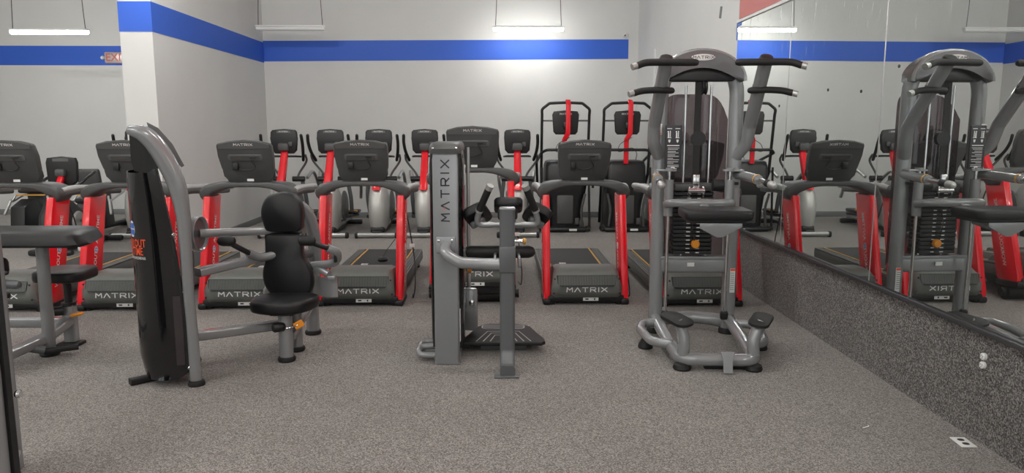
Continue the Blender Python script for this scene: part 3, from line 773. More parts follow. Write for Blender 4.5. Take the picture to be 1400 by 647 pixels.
# chin-up arms and grips
for s in (-1, 1):
    pth = fillet([(s * .285, -.01, 1.38), (s * .345, -.09, 1.48), (s * .352, -.14, 1.62), (s * .338, -.52, 2.065)], .12)
    a = MB().tube(pth, .047, 16).build('chin_arm', 'silver', t, angle=60)
    MB().lathe([(.049, -.004), (.045, .002), (.043, .012), (.036, .016), (.001, .017)], (s * .338, -.522, 2.068), (0, -.55, .83)).build('arm_cap', 'black', a)
    pp = pth[-1].lerp(pth[-2], .42)
    MB().tube([pp + V((0, .0, .0)) + (pth[-1] - pth[-2]).normalized() * k * .011 for k in (-1, 1)], .0485, 16).build('arm_ring', 'black', a)
    # upper grip
    pu = smooth_path([(s * .145, -.55, 2.04), (s * .29, -.565, 2.04), (s * .42, -.575, 2.04), (s * .49, -.59, 2.035), (s * .545, -.61, 2.015)])
    g = MB().tube(pu, .024, 14, cap_round=True).build('upper_grip', 'rubber', a, 'black upper grip')
    MB().cyl((s * .54, -.608, 2.017), (s * .58, -.622, 2.005), .023, 14).build('grip_cap', 'alu', g, 'silver grip end')
    pl = smooth_path([(s * .275, -.40, 1.86), (s * .38, -.415, 1.863), (s * .48, -.43, 1.857), (s * .545, -.455, 1.84)])
    g = MB().tube(pl, .023, 14, cap_round=True).build('lower_grip', 'rubber', a, 'black lower grip')
    MB().cyl((s * .54, -.453, 1.842), (s * .58, -.467, 1.831), .022, 14).build('grip_cap', 'alu', g, 'silver grip end')
# carriage: two sleeves on chrome rods, curved cross tube, pad
for s in (-1, 1):
    MB().cyl((s * .226, -.12, .16), (s * .226, -.12, 1.29), .013, 12).build('carriage_rod', 'chrome', t)
    MB().cyl((s * .226, -.12, .94), (s * .226, -.12, 1.215), .036, 16).build('carriage_sleeve', 'silver', t)
    MB().box((s * .25, -.10, 1.285), (.15, .09, .016), .004).cyl((s * .226, -.12, 1.28), (s * .226, -.12, 1.305), .034, 16).build('rod_bracket', 'silver', t)
    MB().lathe([(.026, 0), (.03, .01), (.03, .05), (.022, .06)], (s * .226, -.12, .14)).build('rod_bumper', 'rubber', t)
    # dip handle
    MB().tube(smooth_path([(s * .29, -.02, 1.25), (s * .33, -.20, 1.245), (s * .355, -.42, 1.235)]), .034, 14).build('dip_arm', 'silver', t)
    dg = MB().cyl((s * .355, -.40, 1.236), (s * .368, -.62, 1.222), .019, 14).build('dip_handle', 'chrome', t)
    MB().cyl((s * .366, -.58, 1.224), (s * .371, -.66, 1.219), .026, 14).build('dip_grip', 'rubber', dg)
    MB().tube([(s * .3705, -.655, 1.2195), (s * .373, -.70, 1.217)], .027, 14, cap_round=True).build('grip_cap', 'alu', dg)
    MB().cyl((s * .352, -.385, 1.238), (s * .354, -.40, 1.236), .036, 14).build('arm_collar', 'amber', t)
cp = smooth_path([(-.226, -.13, 1.03), (-.19, -.22, 1.05), (-.08, -.275, 1.055), (.08, -.275, 1.055), (.19, -.22, 1.05), (.226, -.13, 1.03)])
MB().tube(cp, 1, prof=rrect(.10, .06, .025), ref=(0, 0, 1)).build('carriage_tube', 'silver', t, angle=60)
MB().tube([(0, -.26, 1.03), (0, -.60, .965)], 1, prof=rrect(.07, .07, .015), ref=(0, 0, 1)).build('pad_bracket', 'silver', t)
q = MB(); rings = []
for z, k in ((.985, .93), (.992, .98), (1.01, 1.), (1.035, 1.), (1.048, .985), (1.054, .94)):
    rings.append([(x * k + .005, -.65 + y * k, z) for x, y in rrect(.46, .34, .05, 5)])
q.loft(rings).build('knee_pad', 'vinyl', t, 'black rectangular knee pad', angle=55)
MB().box((.0, -.64, .975), (.38, .26, .02), .004).build('pad_board', 'black', t)
MB().prism([(-.125, .97), (.155, .97), (.155, .945), (.025, .875), (-.01, .875), (-.125, .935)], 'xz', -.795, -.785, .002).prism([(-.79, .97), (-.45, .97), (-.45, .92), (-.75, .89)], 'yz', -.005, .025).build('pad_gusset', 'silver', t)
# base: front tube with returning sides, rear arched tube, side loops, steps
bp = fillet([(-hw - .0, -.05, .12), (-.272, -.55, .085), (-.245, -.93, .072), (.245, -.93, .072), (.272, -.55, .085), (hw, -.05, .12)], .09)
MB().tube(bp, 1, prof=rrect(.09, .08, .035, 4), ref=(0, 0, 1)).build('base_frame', 'silver', t, angle=60)
rp = smooth_path([(-hw, .0, .085), (-.16, .10, .085), (0, .14, .085), (.16, .10, .085), (hw, 0, .085)])
MB().tube(rp, .05, 14).build('rear_tube', 'silver', t)
for s in (-1, 1):
    lp = fillet([(s * .27, -.16, .12), (s * .41, -.18, .12), (s * .44, -.34, .11), (s * .40, -.62, .10), (s * .26, -.68, .10)], .14)
    MB().tube(lp, .033, 14).build('side_loop', 'silver', t)
    MB().lathe([(.05, 0), (.055, .01), (.05, .03), (.03, .065)], (s * .415, -.44, 0)).build('foot', 'rubber', t)
    MB().lathe([(.055, 0), (.062, .012), (.055, .035), (.03, .05)], (s * .235, -.92, 0)).build('foot', 'rubber', t)
    sp = smooth_path([(s * .235 + .005, -.90, .10), (s * .228 + .005, -.895, .18), (s * .245 + .01, -.88, .25), (s * .28 + .012, -.86, .315)])
    st = MB().tube(sp, [1, 1, 1, 1] + [1] * (len(sp) - 4), prof=rrect(.075, .10, .035, 4), ref=(0, 1, 0)).build('step_stem', 'silver', t)
    rot = Matrix.Rotation(math.radians(s * -27), 3, 'Z') @ Matrix.Rotation(math.radians(5), 3, 'X') @ Matrix.Rotation(math.radians(6 * s), 3, 'Y')
    q = MB()
    q.loft([[V((s * .28 + .012, -.85, .325)) + rot @ V((x * k, y * k, zz)) for x, y in rrect(.135, .27, .06, 5)] for zz, k in ((-.012, .96), (-.008, 1), (.008, 1), (.012, .96))])
    q.build('foot_step', 'rubber', st, 'black rubber foot step')
MB().box((.06, -.90, .022), (.30, .05, .04), .01).build('rubber_bar', 'rubber', t)
MB().plate([(-.045, 0), (.045, 0), (.03, -.06), (.03, -.14), (-.03, -.14), (-.03, -.06)], (.045, -.985, .145), X3, (0, .25, 1), .008).build('front_tongue', 'silver', t)
t.location = (1.525, 5.65, 0); t.rotation_euler = (0, 0, math.radians(-3.6))

# ------------------------------------------------------------------ glute machine with grey tower column (world coordinates)
t = thing('glute_kickback_machine', 'grey upright-column kickback machine with forearm pads and black step, in the middle', 'weight machine', (-.05, 5.1, 0))
cx = -.345
c = MB().prism([(cx - .083, 0), (cx + .083, 0), (cx + .083, 1.40), (cx + .078, 1.455), (cx - .078, 1.455), (cx - .083, 1.40)], 'xz', 4.86, 4.95, .012).build('tower_column', 'column', t, 'pale grey column')
# vertical wordmark, read bottom to top
wordmark(MB(), .052, (cx - .0, 4.859, 1.19), Z3, (-1, 0, 0), -.002, lw=.95, gap=.55, st=.17).build('lettering', 'dprint', c, 'dark capitals running up the column')
MB().box((cx - .006, 4.858, 1.075), (.010, .003, .010)).build('lettering_dot', 'orred', c)
rings = []
for z, k in ((.10, .96), (.2, 1.), (1.36, 1.), (1.45, .93)):
    rings.append([(cx + x * k, 5.21 + y, z) for x, y in rrect(.225, .55, .05, 4)])
MB().loft(rings).build('side_shroud', 'gloss', t, 'glossy black shroud', angle=50)
rings = []
for z, k in ((1.435, 1.02), (1.465, 1.03), (1.49, .97), (1.505, .85)):
    rings.append([(cx + x * k, 5.16 + y * k, z) for x, y in rrect(.205, .62, .05, 4)])
cap = MB().loft(rings).build('tower_cap', 'char', t)
MB().box((cx, 4.855, 1.468), (.17, .012, .014), .004).build('cap_trim', 'chrome', cap)
MB().box((cx + .118, 5.1, 1.28), (.006, .05, .14), .002).build('side_label', 'label', t)
MB().box((cx + .088, 4.90, .27), (.004, .05, .22)).build('warning_label', 'label', t)
MB().cyl((cx + .128, 5.44, .1), (cx + .128, 5.44, 1.46), .014, 12).build('guide_tube', 'alu', t)
MB().box((-.20, 5.35, .27), (.10, .05, .33), .03).build('lever_plate', 'silver', t)
MB().lathe([(.001, 0), (.02, 0), (.02, .03), (.001, .035)], (-.19, 5.325, .33), (0, -1, 0)).build('lever_knob', 'chrome', t)
MB().lathe([(.001, 0), (.03, 0), (.03, .025), (.001, .03)], (-.215, 5.2, .60), (1, 0, 0)).build('selector_pin', 'orange', t, 'orange selector knob')
for y in (4.98, 5.10):
    MB().tube(fillet([(-.42, y + .05, .09), (-.55, y + .05, .08), (-.55, y - .05, .05), (-.42, y - .05, .05)], .05), .022, 12).build('base_loop', 'silver', t)
MB().box((cx, 5.2, .04), (.18, .66, .07), .02).build('tower_base', 'silver', t)
# bent arm from flange to post
fl = MB().box((cx - .0, 4.853, .83), (.13, .016, .11), .012).build('flange', 'column', t)
for x in (-.045, .045): MB().lathe([(.012, 0), (.012, .008), (.006, .012)], (cx + x, 4.846, .86), (0, -1, 0), 6).build('bolt', 'chrome', fl)
ap = fillet([(cx, 4.86, .825), (cx, 4.75, .79), (cx + .10, 4.72, .735), (.03, 4.71, .722)], .10)
MB().tube(ap, .038, 16).build('bent_arm', 'silver', t, angle=60)
po = fillet([(.062, 4.72, 1.085), (.062, 4.72, .14), (.062, 4.66, .045), (.062, 4.60, .04)], .09)
MB().tube(po, 1, prof=rrect(.098, .075, .022, 4), ref=(0, 1, 0)).build('front_post', 'silverd', t, angle=60)
MB().box((.062, 4.72, 1.088), (.105, .082, .02), .008).build('post_cap', 'silver', t)
MB().box((.055, 4.615, .006), (.16, .075, .012), .003).build('post_foot', 'silverd', t)
MB().box((.062, 4.716, .76), (.106, .09, .17), .008).build('post_sleeve', 'silverd', t)
# roller pad behind the post
MB().tube([(-.19, 5.02, .755), (.215, 5.02, .755)], .043, 20, cap_round=True).build('roller_pad', 'rubber', t, 'black foam roller')
MB().cyl((-.26, 5.02, .755), (.23, 5.02, .755), .016, 12).box((-.235, 5.03, .74), (.05, .08, .09), .01).build('roller_axle', 'silverd', t)
for s in (-1, 1): MB().box((s * .08 + .062, 4.86, .73), (.02, .28, .06), .006).build('roller_bracket', 'silver', t)
pp = MB().cyl((.10, 4.82, .86), (.165, 4.82, .86), .012, 12).build('pull_pin', 'chrome', t)
MB().lathe([(.014, 0), (.022, .004), (.022, .02), (.001, .026)], (.165, 4.82, .86), (1, 0, 0)).build('pin_knob', 'amber', pp, 'amber pull knob')
# upper carriage: chest pad, forearm pads, handles
MB().tube([(.062, 4.76, .98), (.062, 5.16, 1.02)], 1, prof=rrect(.07, .07, .015), ref=(0, 0, 1)).build('carriage_arm', 'silverd', t)
q = MB(); rot = Matrix.Rotation(math.radians(-22), 3, 'X')
q.loft([[V((.075, 5.17, 1.06)) + rot @ V((x * k, y * k, z)) for x, y in rrect(.20, .22, .05, 4)] for z, k in ((-.03, .94), (-.02, 1), (.02, 1), (.032, .93))])
q.build('chest_pad', 'vinyl', t, 'black centre pad')
MB().box((.07, 5.17, 1.02), (.14, .10, .12), .02).build('pad_mount', 'char', t)
MB().tube(fillet([(-.15, 4.98, .965), (-.12, 4.97, .95), (.25, 4.97, .95), (.28, 4.98, .965)], .03), .018, 12).build('handle_bar', 'silver', t)
for s in (-1, 1):
    x0 = .066
    pad = MB(); rot = Matrix.Rotation(math.radians(s * 28), 3, 'Y') @ Matrix.Rotation(math.radians(-30), 3, 'X')
    pad.loft([[V((x0 + s * .205, 5.06, 1.005)) + rot @ V((x * k, y * k, z)) for x, y in rrect(.17, .25, .05, 4)] for z, k in ((-.028, .94), (-.018, 1), (.022, 1), (.034, .92))])
    pad.build('forearm_pad', 'vinyl', t, 'black forearm pad')
    MB().box((x0 + s * .20, 5.05, .96), (.11, .13, .05), .015, 2, Matrix.Rotation(math.radians(s * 28), 3, 'Y')).build('pad_plate', 'silverd', t)
    MB().tube(fillet([(x0 + s * .10, 4.97, .95), (x0 + s * .215, 4.965, .95), (x0 + s * .185, 4.93, 1.06)], .05), .021, 12).build('handle_stem', 'silver', t)
    h = MB().cyl((x0 + s * .19, 4.935, 1.05), (x0 + s * .125, 4.87, 1.20), .024, 14).build('hand_grip', 'rubber', t, 'black hand grip')
    MB().cyl((x0 + s * .126, 4.871, 1.198), (x0 + s * .113, 4.858, 1.226), .025, 14).build('grip_cap', 'alu', h)
    MB().cyl((x0 + s * .193, 4.938, 1.043), (x0 + s * .188, 4.933, 1.055), .0265, 14).build('grip_ring', 'alu', h)
# step platform
pl = [(-.245, 5.11), (.315, 5.11), (.34, 5.14), (.335, 5.19), (.25, 5.54), (.20, 5.60), (.12, 5.63), (-.06, 5.63), (-.12, 5.60), (-.16, 5.54), (-.26, 5.19), (-.265, 5.14)]
s = MB().prism(pl, 'xy', .055, .085, .01).build('step_platform', 'rubber', t, 'black ribbed step platform')
MB().box((.04, 5.36, .03), (.34, .36, .05), .01).build('platform_base', 'silverd', t)
q = MB()
for k in range(3):
    a, b2, y1 = .20 - .05 * k, .12 - .028 * k, 5.40 - .05 * k
    for sx in (-1, 1):
        q.plate([(.04 + sx * a, 5.135), (.04 + sx * (a - .008), 5.135), (.04 + sx * (b2 - .006), y1), (.04 + sx * b2, y1)], (0, 0, .0852), X3, Y3, .001)
    q.plate([(.04 - b2, y1), (.04 + b2, y1), (.04 + b2, y1 - .007), (.04 - b2, y1 - .007)], (0, 0, .0852), X3, Y3, .001)
rr1 = rrect(.33, .13, .05, 5); rr2 = rrect(.315, .115, .045, 5)
for i in range(len(rr1)):
    j = (i + 1) % len(rr1)
    q.plate([(rr1[i][0] + .04, rr1[i][1] + 5.525), (rr1[j][0] + .04, rr1[j][1] + 5.525), (rr2[j][0] + .04, rr2[j][1] + 5.525), (rr2[i][0] + .04, rr2[i][1] + 5.525)], (0, 0, .0852), X3, Y3, .001)
q.build('tread_outline', 'tread', s, 'pale outlines on the step')
MB().plate(rr2, (.04, 5.525, .0853), X3, Y3, .003).build('tread_patch', 'char', s)

# ------------------------------------------------------------------ seated chest machine with black curved tower at left
t = thing('seated_press_machine', 'seated machine with glossy black curved tower and padded chair, left of centre', 'weight machine', (-1.75, 5.0, 0))
UX = V((.914, .407, 0)); WX = V((-.407, .914, 0)); P0 = V((-1.895, 4.5, 0))
def T(u, w_, z): return P0 + UX * u + WX * w_ + V((0, 0, z))
sp = [(-.002, 0, .037), (-.006, .36, .033), (-.012, .6, .033), (-.012, .85, .035), (-.014, 1.064, .042), (-.036, 1.247, .052), (-.079, 1.38, .056), (-.142, 1.502, .055), (-.20, 1.565, .05), (-.255, 1.585, .035)]
for wv in (0, .52):
    q = smooth_path([(a, b, c) for a, b, c in sp], 4)
    MB().tube([T(a, wv, b) for a, b, c in q], [c for a, b, c in q], 16, cap_round=True).build('tower_tube', 'silver', t, angle=60)
    MB().lathe([(.05, 0), (.052, .012), (.045, .03), (.036, .035)], T(0, wv, 0)).build('tower_foot', 'rubber', t)
# head between the tubes
pr = [(-.275, 1.40), (-.262, 1.35), (-.20, 1.335), (-.155, 1.36), (-.10, 1.36), (-.09, 1.40), (-.15, 1.50), (-.21, 1.565), (-.25, 1.585), (-.275, 1.56)]
q = MB(); q.loft([[T(a, wv, z) for a, z in pr] for wv in (.005, .04, .48, .515)]); hd = q.build('tower_head', 'gloss', t, 'glossy black head', angle=30)
q = MB(); q.loft([[T(a, wv, z) for a, z in ((.012, 1.37), (-.045, 1.50), (-.12, 1.60), (-.18, 1.635), (-.17, 1.585), (-.10, 1.49), (-.005, 1.36))] for wv in (.10, .42)]); q.build('head_cover', 'head', hd)
for wv in (.17, .33): MB().cyl(T(-.17, wv, .12), T(-.17, wv, 1.40), .011, 12).build('guide_rod', 'chrome', t)
for wv in (.05,): MB().box(T(-.185, wv, 1.36), (.03, .02, .12), .003).build('rod_bracket', 'chrome', t)
# wrap-round shroud
def edge(z):
    pts = [(.05, -.10), (.09, -.035), (.35, -.028), (.60, -.045), (.69, -.052), (.92, -.072), (1.385, -.148), (1.5, -.16)]
    for (z0, a), (z1, b) in zip(pts[:-1], pts[1:]):
        if z <= z1: return a + (b - a) * max(0, (z - z0)) / (z1 - z0)
    return pts[-1][1]
def sh_pt(a, z, off=0.):
    """a in 0..1 runs from the near edge round the front to the far edge"""
    ul = -.313 + (.03 * max(0, (.15 - z) / .1)) - off
    ur = edge(z); an = PI * a
    sx = abs(math.sin(an)) ** .75; cw = math.copysign(abs(math.cos(an)) ** .62, math.cos(an))
    return T(ur + (ul - ur) * sx, .26 - (.255 + off) * cw, z)
zs = [.05, .065, .09, .2, .4, .6, .75, .9, 1.05, 1.2, 1.335]
rings = []
for z in zs:
    rg = [sh_pt(k / 28., z) for k in range(29)]
    rings.append(rg)
# top edge slopes up towards the near rear corner
last = [sh_pt(k / 28., 1.335 + .05 * max(0, 1 - k / 5.)) for k in range(29)]
rings[-1] = last
q = MB(); inner = [[p + (T(-.15, .26, p.z) - p) * .035 for p in r] for r in rings]
bmq = q.bm
A = [[bmq.verts.new(p) for p in r] for r in rings]; B = [[bmq.verts.new(p) for p in r] for r in inner]
for i in range(len(A) - 1):
    for k in range(28):
        bmq.faces.new((A[i][k], A[i][k + 1], A[i + 1][k + 1], A[i + 1][k])); bmq.faces.new((B[i][k], B[i + 1][k], B[i + 1][k + 1], B[i][k + 1]))
for i in (0, len(A) - 1):
    for k in range(28): bmq.faces.new((A[i][k], B[i][k], B[i][k + 1], A[i][k + 1]))
for k in (0, 28):
    for i in range(len(A) - 1): bmq.faces.new((A[i][k], A[i + 1][k], B[i + 1][k], B[i][k]))
sh = q.build('tower_shroud', 'gloss', t, 'glossy black wrap-round shroud', angle=60)
q = MB(); q.loft([[T(edge(z) - .004, .012, z), T(edge(z) - .004, .50, z), T(edge(z) - .016, .50, z), T(edge(z) - .016, .012, z)] for z in (.08, .2, .4, .6, .9, 1.1, 1.3)])
q.build('shroud_back', 'black', t)
q = MB(); q.loft([[T(edge(z) + a, w_, z) for a, w_ in ((-.018, -.004), (-.004, -.004), (-.004, .02), (-.018, .02))] for z in (.10, .3, .6, .8, .95)]); q.build('edge_strip', 'black', t)
q = MB()
q.loft([[T(a, w_, z) for a, w_ in ((-.105, .004), (-.058, -.0015), (-.058, -.0035), (-.105, .001))] for z in (.14, .58)]); q.build('side_window', 'smoke', sh)
for u_, z in ((-.035, .115), (-.036, .60), (-.075, .96)): MB().lathe([(.011, 0), (.011, .008), (.006, .012)], T(u_, .004, z), -WX, 10).build('bolt', 'chrome', t)
# logo wrapped on the shroud face
def wr(z0, a0, k): return lambda x, y: sh_pt(a0 - x * k, z0 + y, .0015)
KA = 1.02
lg = MB().text('WORKOUT', .068, (0, 0, 0), X3, Z3, warp=lambda x, y: sh_pt(.375 - x * KA, .908 + y, .0015))
lg.text('ANYTIME', .068, (0, 0, 0), X3, Z3, warp=lambda x, y: sh_pt(.375 - x * KA, .858 + y, .0015))
lg.build('lettering', 'orred', sh, 'orange red slogan lettering')
lg = MB().text('YOUR FITNESS. YOUR SCHEDULE.', .022, (0, 0, 0), X3, Z3, warp=lambda x, y: sh_pt(.375 - x * KA, .818 + y, .0015)); lg.build('small_lettering', 'print', sh)
lg = MB(); lg.loft([[sh_pt(.365 - x * KA, .995 + y, o_) for x, y in ellipse(.05, .05)] for o_ in (.0012, .002)]); lg.build('emblem', 'print', sh)
lg = MB()
for x0, x1 in ((-.042, -.005), (.005, .042)):
    for y0, y1 in ((-.036, -.004), (.004, .036)):
        lg.loft([[sh_pt(.365 - x * KA, .995 + y, o_) for x, y in ((x0, y0), (x1, y0), (x1, y1), (x0, y1))] for o_ in (.0024, .003)])
lg.build('emblem_disc', 'bprint', sh, 'blue emblem')
# foot stub
MB().tube([T(-.02, .26, .07), T(-.14, .26, .07)], .045, 12).tube([T(0, 0, .09), T(-.06, .2, .08), T(-.1, .3, .08)], .03).build('base_tube', 'silver', t)
MB().tube([V((-2.31, 4.50, .022)), V((-2.13, 4.66, .022))], 1, prof=rrect(.06, .04, .01), ref=(0, 0, 1)).build('rubber_bar', 'rubber', t)
# pivot disc and shaft
sa = V((-2.045, 5.06, .882)); sb = V((-1.45, 5.42, .862)); ax = (sb - sa).normalized()
ax2 = V((1, -.06, 0)).normalized()
d = MB().lathe([(.09, .0), (.118, .0), (.122, .008), (.122, .040), (.116, .044), (.108, .038), (.10, .02), (.001, .02)], sa - ax2 * .03, ax2, 32).build('pivot_disc', 'silver', t, angle=50)
MB().lathe([(.10, .021), (.10, .026), (.001, .027)], sa - ax2 * .03, ax2, 32).build('disc_face', 'head', d)
MB().tube([sa, sb], .030, 14).build('shaft', 'silver', t)
# arms from the tower to the chair
MB().tube([(-2.0, 4.88, .645), (-1.55, 5.42, .70)], 1, prof=rrect(.085, .055, .012), ref=(0, 0, 1)).tube([T(-.01, .02, .64), T(-.01, .50, .64)], .03).build('upper_arm', 'silver', t)
MB().tube([(-2.02, 4.78, .235), (-1.50, 5.17, .215)], 1, prof=rrect(.085, .06, .012), ref=(0, 0, 1)).tube([T(-.01, .02, .235), T(-.01, .50, .235)], .03).build('lower_arm', 'silver', t)
# chair frame
MB().tube([(-1.465, 4.98, .015), (-1.465, 4.98, .33)], .048, 16).build('seat_post', 'silver', t)
MB().lathe([(.056, 0), (.062, .012), (.058, .03), (.05, .035)], (-1.465, 4.98, 0)).build('foot', 'rubber', t)
MB().tube([(-1.46, 5.22, .015), (-1.46, 5.22, .36)], .045, 16).build('centre_post', 'silver', t)
MB().lathe([(.054, 0), (.06, .012), (.056, .03), (.048, .035)], (-1.46, 5.22, 0)).build('foot', 'rubber', t)
MB().tube([(-1.455, 5.0, .17), (-1.46, 5.22, .20), (-1.45, 5.66, .28)], 1, prof=rrect(.10, .05, .012), ref=(0, 0, 1)).build('chair_beam', 'silver', t)
MB().tube(smooth_path([(-1.45, 5.66, .015), (-1.445, 5.65, .3), (-1.40, 5.6, .6), (-1.395, 5.56, .82), (-1.43, 5.50, .98), (-1.51, 5.42, 1.06)]), .05, 16).build('back_post', 'silver', t, angle=60)
MB().lathe([(.058, 0), (.064, .012), (.06, .03), (.05, .035)], (-1.45, 5.66, 0)).build('foot', 'rubber', t)
q = MB(); q.lathe([(.026, -.04), (.033, -.03), (.033, .03), (.026, .04)], (-1.495, 4.925, .255), (-.8, -.6, 0)); q.build('adjust_knob', 'black', t)
MB().box((-1.362, 4.94, .268), (.07, .008, .05), .004, 1, Matrix.Rotation(-.5, 3, 'Y')).build('lever_tag', 'orange', t, 'orange lever tag')
MB().tube([(-1.47, 4.93, .24), (-1.41, 4.94, .25), (-1.37, 4.94, .265)], .006, 8).build('lever_rod', 'chrome', t)
# seat: rounded triangular cushion
out = smooth_path([(-1.715, 5.06, 0), (-1.68, 4.94, 0), (-1.52, 4.875, 0), (-1.36, 4.91, 0), (-1.275, 5.05, 0), (-1.28, 5.19, 0), (-1.40, 5.26, 0), (-1.56, 5.26, 0), (-1.69, 5.19, 0), (-1.715, 5.06, 0)], 5)[:-1]
cen = V((-1.49, 5.06, 0))
q = MB(); q.loft([[cen + (p - cen) * k + V((0, 0, z)) for p in out] for z, k in ((.345, .90), (.352, .97), (.37, 1.), (.405, 1.), (.422, .97), (.43, .88))])
q.build('seat', 'vinyl', t, 'black seat cushion', angle=60)
MB().box((-1.48, 5.04, .335), (.16, .18, .02), .004).build('seat_plate', 'black', t)
# back pad with waisted outline, head pad
def padloft(outline, y, th, lean, label, name):
    pts = smooth_path([(x, 0, z) for x, z in outline + outline[:1]], 5)[:-1]
    cx_ = sum(p.x for p in pts) / len(pts); cz_ = sum(p.z for p in pts) / len(pts)
    q = MB(); rg = []
    for yy, k in ((-th / 2, .90), (-th / 2 + .008, .965), (-th / 2 + .025, 1.), (th / 2 - .01, 1.), (th / 2, .95)):
        rg.append([V((cx_ + (p.x - cx_) * k, y + yy + lean * (p.z - .4), cz_ + (p.z - cz_) * k)) for p in pts])
    return q.loft(rg).build(name, 'vinyl', t, label, angle=60)
padloft([(-1.672, .80), (-1.672, .835), (-1.655, .848), (-1.60, .852), (-1.54, .852), (-1.47, .852), (-1.42, .848), (-1.404, .83), (-1.404, .79), (-1.404, .74), (-1.402, .70), (-1.385, .655), (-1.36, .61), (-1.342, .56), (-1.336, .51), (-1.34, .46), (-1.358, .415), (-1.385, .39), (-1.43, .382), (-1.50, .382), (-1.58, .385), (-1.62, .392), (-1.642, .415), (-1.67, .455), (-1.688, .50), (-1.694, .55), (-1.688, .60), (-1.675, .65), (-1.672, .70), (-1.672, .75)], 5.27, .085, .07, 'black waisted back pad', 'back_pad')
padloft([(-1.668, .888), (-1.65, .868), (-1.60, .862), (-1.53, .862), (-1.46, .862), (-1.425, .868), (-1.408, .888), (-1.402, .93), (-1.398, .98), (-1.402, 1.04), (-1.42, 1.09), (-1.46, 1.128), (-1.54, 1.145), (-1.62, 1.130), (-1.662, 1.095), (-1.686, 1.04), (-1.692, .98), (-1.68, .93)], 5.27, .10, .07, 'black head pad', 'head_pad')
MB().box((-1.53, 5.36, .72), (.09, .04, .55), .01).tube([(-1.52, 5.38, 1.0), (-1.50, 5.43, 1.05)], .03).tube([(-1.5, 5.38, .66), (-1.42, 5.57, .66)], .035).tube([(-1.46, 5.22, .34), (-1.5, 5.36, .46)], .035).build('pad_mount', 'silverd', t)
# handles on bent rods
for pts, sl in (([(-1.845, 5.02, .835), (-1.79, 5.05, .79), (-1.72, 5.14, .72)], [(-1.74, 5.12, .735), (-1.68, 5.20, .69), (-1.58, 5.30, .70)]),
                ([(-1.325, 5.12, .82), (-1.24, 5.15, .78), (-1.185, 5.18, .755)], [(-1.20, 5.17, .762), (-1.145, 5.21, .72), (-1.18, 5.27, .64), (-1.36, 5.36, .60)])):
    MB().tube(smooth_path(sl), .030, 12).build('handle_sleeve', 'silver', t)
    h = MB().tube(smooth_path(pts), .019, 12).build('handle_rod', 'black', t)
    c0 = V(pts[0]); MB().tube([c0 + V((-.030, -.005, .002)), c0 + V((.022, .0, 0))], .036, 16, cap_round=True).build('hand_knob', 'rubber', h)
MB().box((-1.155, 5.21, .70), (.025, .05, .10), .01).build('end_cap', 'black', t)
MB().tube([(-1.35, 5.36, .60), (-1.22, 5.27, .55)], .026, 12).box((-1.20, 5.27, .53), (.06, .05, .03), .006).build('side_lever', 'silver', t)
q = MB(); q.loft([[(-1.37 + .20 * k, 5.40 - .10 * math.sin(PI * k * .6), z) for z in (.375, .52)] + [(-1.37 + .20 * k, 5.415 - .10 * math.sin(PI * k * .6), z) for z in (.52, .375)] for k in [j / 8. for j in range(9)]])
q.build('cam_guard', 'silver', t)
MB().lathe([(.04, 0), (.055, .012), (.04, .02)], (-1.665, 5.34, .41), (0, -1, 0), 16).build('pivot_plate', 'alu', t)

# ------------------------------------------------------------------ arm curl machine at the left edge
t = thing('arm_curl_machine', 'arm curl machine with long sloped black pad and small black seat, at left edge', 'weight machine', (-3.25, 5.15, 0))
q = MB(); rg = []
for x, y0, k in ((-3.75, 0, .9), (-3.74, 0, 1), (-2.86, 0, 1), (-2.80, .03, .9), (-2.765, .06, .62)):
    cyy, czz = 5.03, .868 + .004
    rg.append([(x - (zz - .02) * (.55 if x > -2.9 else 0), cyy + yy * k, czz + zz * k) for yy, zz in [(-.17, -.055), (-.188, -.038), (-.188, .025), (-.172, .042), (.16, .052), (.185, .04), (.185, .0), (.16, -.03), (-.12, -.06)]])
q.loft(rg).build('arm_pad', 'vinyl', t, 'long black sloped arm pad', angle=40)
MB().box((-3.25, 5.03, .815), (.7, .2, .02), .005).build('pad_board', 'black', t)
po = [(-3.085, 5.0, .82), (-3.185, 5.14, .02)]
MB().tube(po, .041, 16).build('pad_post', 'silver', t)
MB().lathe([(.06, 0), (.066, .012), (.06, .03), (.042, .035)], (-3.188, 5.145, 0)).build('foot', 'rubber', t)
out = [(x, y) for x, y in rrect(.36, .36, .10, 6)]
q = MB(); q.loft([[(-3.16 + x * k, 5.37 + y * k, z) for x, y in out] for z, k in ((.505, .92), (.512, .98), (.53, 1), (.56, 1), (.575, .97), (.582, .9))])
q.build('seat', 'vinyl', t, 'small black seat', angle=60)
MB().cyl((-3.175, 5.40, .25), (-3.175, 5.40, .51), .028, 14).box((-3.175, 5.39, .50), (.16, .18, .015)).build('seat_stem', 'black', t)
MB().cyl((-3.175, 5.40, .30), (-3.175, 5.40, .325), .05, 16).build('stem_collar', 'black', t)
MB().tube([(-3.175, 5.40, .03), (-3.175, 5.40, .305)], 1, prof=rrect(.09, .075, .02), ref=(0, 1, 0)).build('seat_post', 'silver', t)
MB().box((-3.175, 5.38, .012), (.16, .14, .024), .006).build('post_foot', 'rubber', t)
MB().cyl((-3.245, 5.33, .27), (-3.195, 5.36, .27), .035, 14).build('adjust_knob', 'black', t)
MB().box((-3.09, 5.345, .245), (.085, .05, .02), .006, 1, Matrix.Rotation(-.2, 3, 'Y')).build('lever_tag', 'orange', t, 'orange lever tag')
MB().tube([(-3.9, 5.46, .16), (-3.19, 5.44, .16)], 1, prof=rrect(.09, .07, .015), ref=(0, 0, 1)).build('rear_beam', 'silver', t)
MB().tube([(-3.175, 5.38, .19), (-3.20, 5.13, .13), (-3.30, 4.55, .09), (-3.40, 3.9, .08)], 1, prof=rrect(.085, .065, .015), ref=(0, 0, 1)).build('base_beam', 'silver', t)
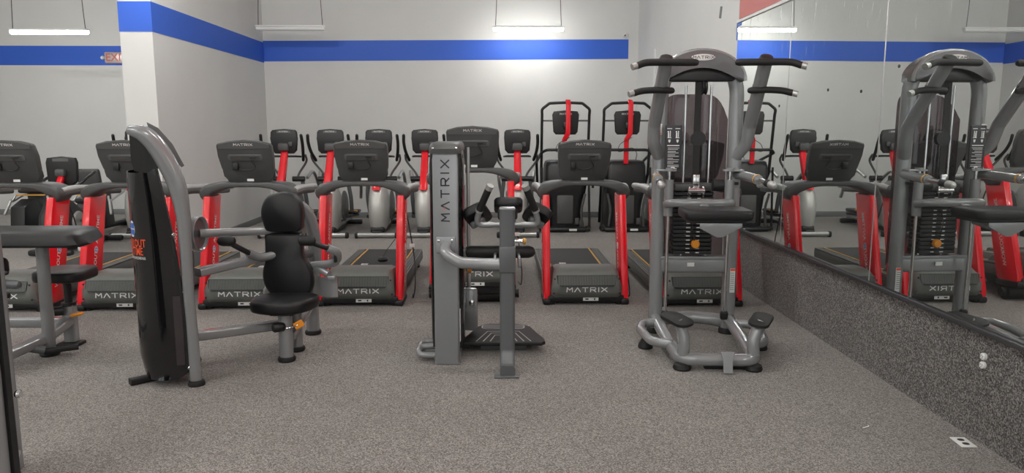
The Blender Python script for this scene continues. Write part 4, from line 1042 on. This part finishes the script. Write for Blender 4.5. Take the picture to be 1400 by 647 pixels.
MB().tube([(-3.17, 5.03, .06), (-2.98, 5.14, .06)], 1, prof=rrect(.045, .035, .01), ref=(0, 0, 1)).build('rubber_bar', 'rubber', t)
MB().cyl((-3.24, 4.98, .105), (-3.15, 5.03, .07), .03, 12).build('bar_joint', 'silverd', t)
# far side arm with grips (mostly past the photo's edge)
MB().tube([(-3.75, 4.85, .61), (-3.15, 4.80, .585)], .030, 14, cap_round=True).build('curl_arm', 'silverd', t)
MB().tube([(-3.45, 4.72, .545), (-3.155, 4.70, .535)], .024, 14, cap_round=True).build('hand_grip', 'rubber', t)
MB().tube([(-3.36, 4.80, .67), (-3.20, 4.79, .665)], .014, 10, cap_round=True).tube([(-3.32, 4.83, .61), (-3.32, 4.72, .55)], .015).build('arm_stub', 'black', t)
MB().box((-3.31, 4.86, .69), (.13, .12, .13), .04, 3).build('elbow_roller', 'vinyl', t)
MB().tube([(-3.75, 4.95, .05), (-3.75, 4.95, .80)], .04, 14).tube([(-3.75, 4.9, .60), (-3.75, 5.45, .15)], .035).build('side_post', 'silver', t)
MB().lathe([(.06, 0), (.066, .012), (.06, .03), (.042, .05)], (-3.75, 4.95, 0)).build('foot', 'rubber', t)

# ------------------------------------------------------------------ upright of the machine nearest the viewer, bottom left corner
t = thing('machine_tower', 'black and grey machine upright cut off at the bottom left corner', 'weight machine', (-2.08, 2.95, 0))
q = smooth_path([(-2.055, 2.90, .0), (-2.055, 2.90, .9), (-2.09, 2.90, 1.3), (-2.2, 2.90, 1.55), (-2.33, 2.9, 1.6)])
MB().tube(q, .045, 16).build('tower_tube', 'silver', t)
MB().lathe([(.055, 0), (.06, .012), (.05, .035)], (-2.055, 2.9, 0)).build('tower_foot', 'rubber', t)
q = MB(); q.loft([[(-2.025, 2.925, z), (-1.985, 2.935, z), (-2.24, 3.30, z), (-2.28, 3.29, z)] for z in (.05, .5, 1.0, 1.35)]); s = q.build('shroud_panel', 'gloss', t)
MB().lathe([(.016, 0), (.018, .01), (.012, .02)], (-1.985, 2.96, .515), (1, -.2, 0), 12).build('bolt', 'chrome', t)
q = MB(); q.loft([[(-2.36, 2.95, z), (-2.03, 2.95, z), (-2.26, 3.28, z), (-2.40, 3.28, z)] for z in (.06, 1.35)]); q.build('rear_shroud', 'gloss', t)
MB().tube([(-2.30, 3.36, 0), (-2.30, 3.36, 1.3)], .04, 14).tube([(-2.055, 2.9, .08), (-2.30, 3.36, .08)], .035).build('rear_tube', 'silver', t)
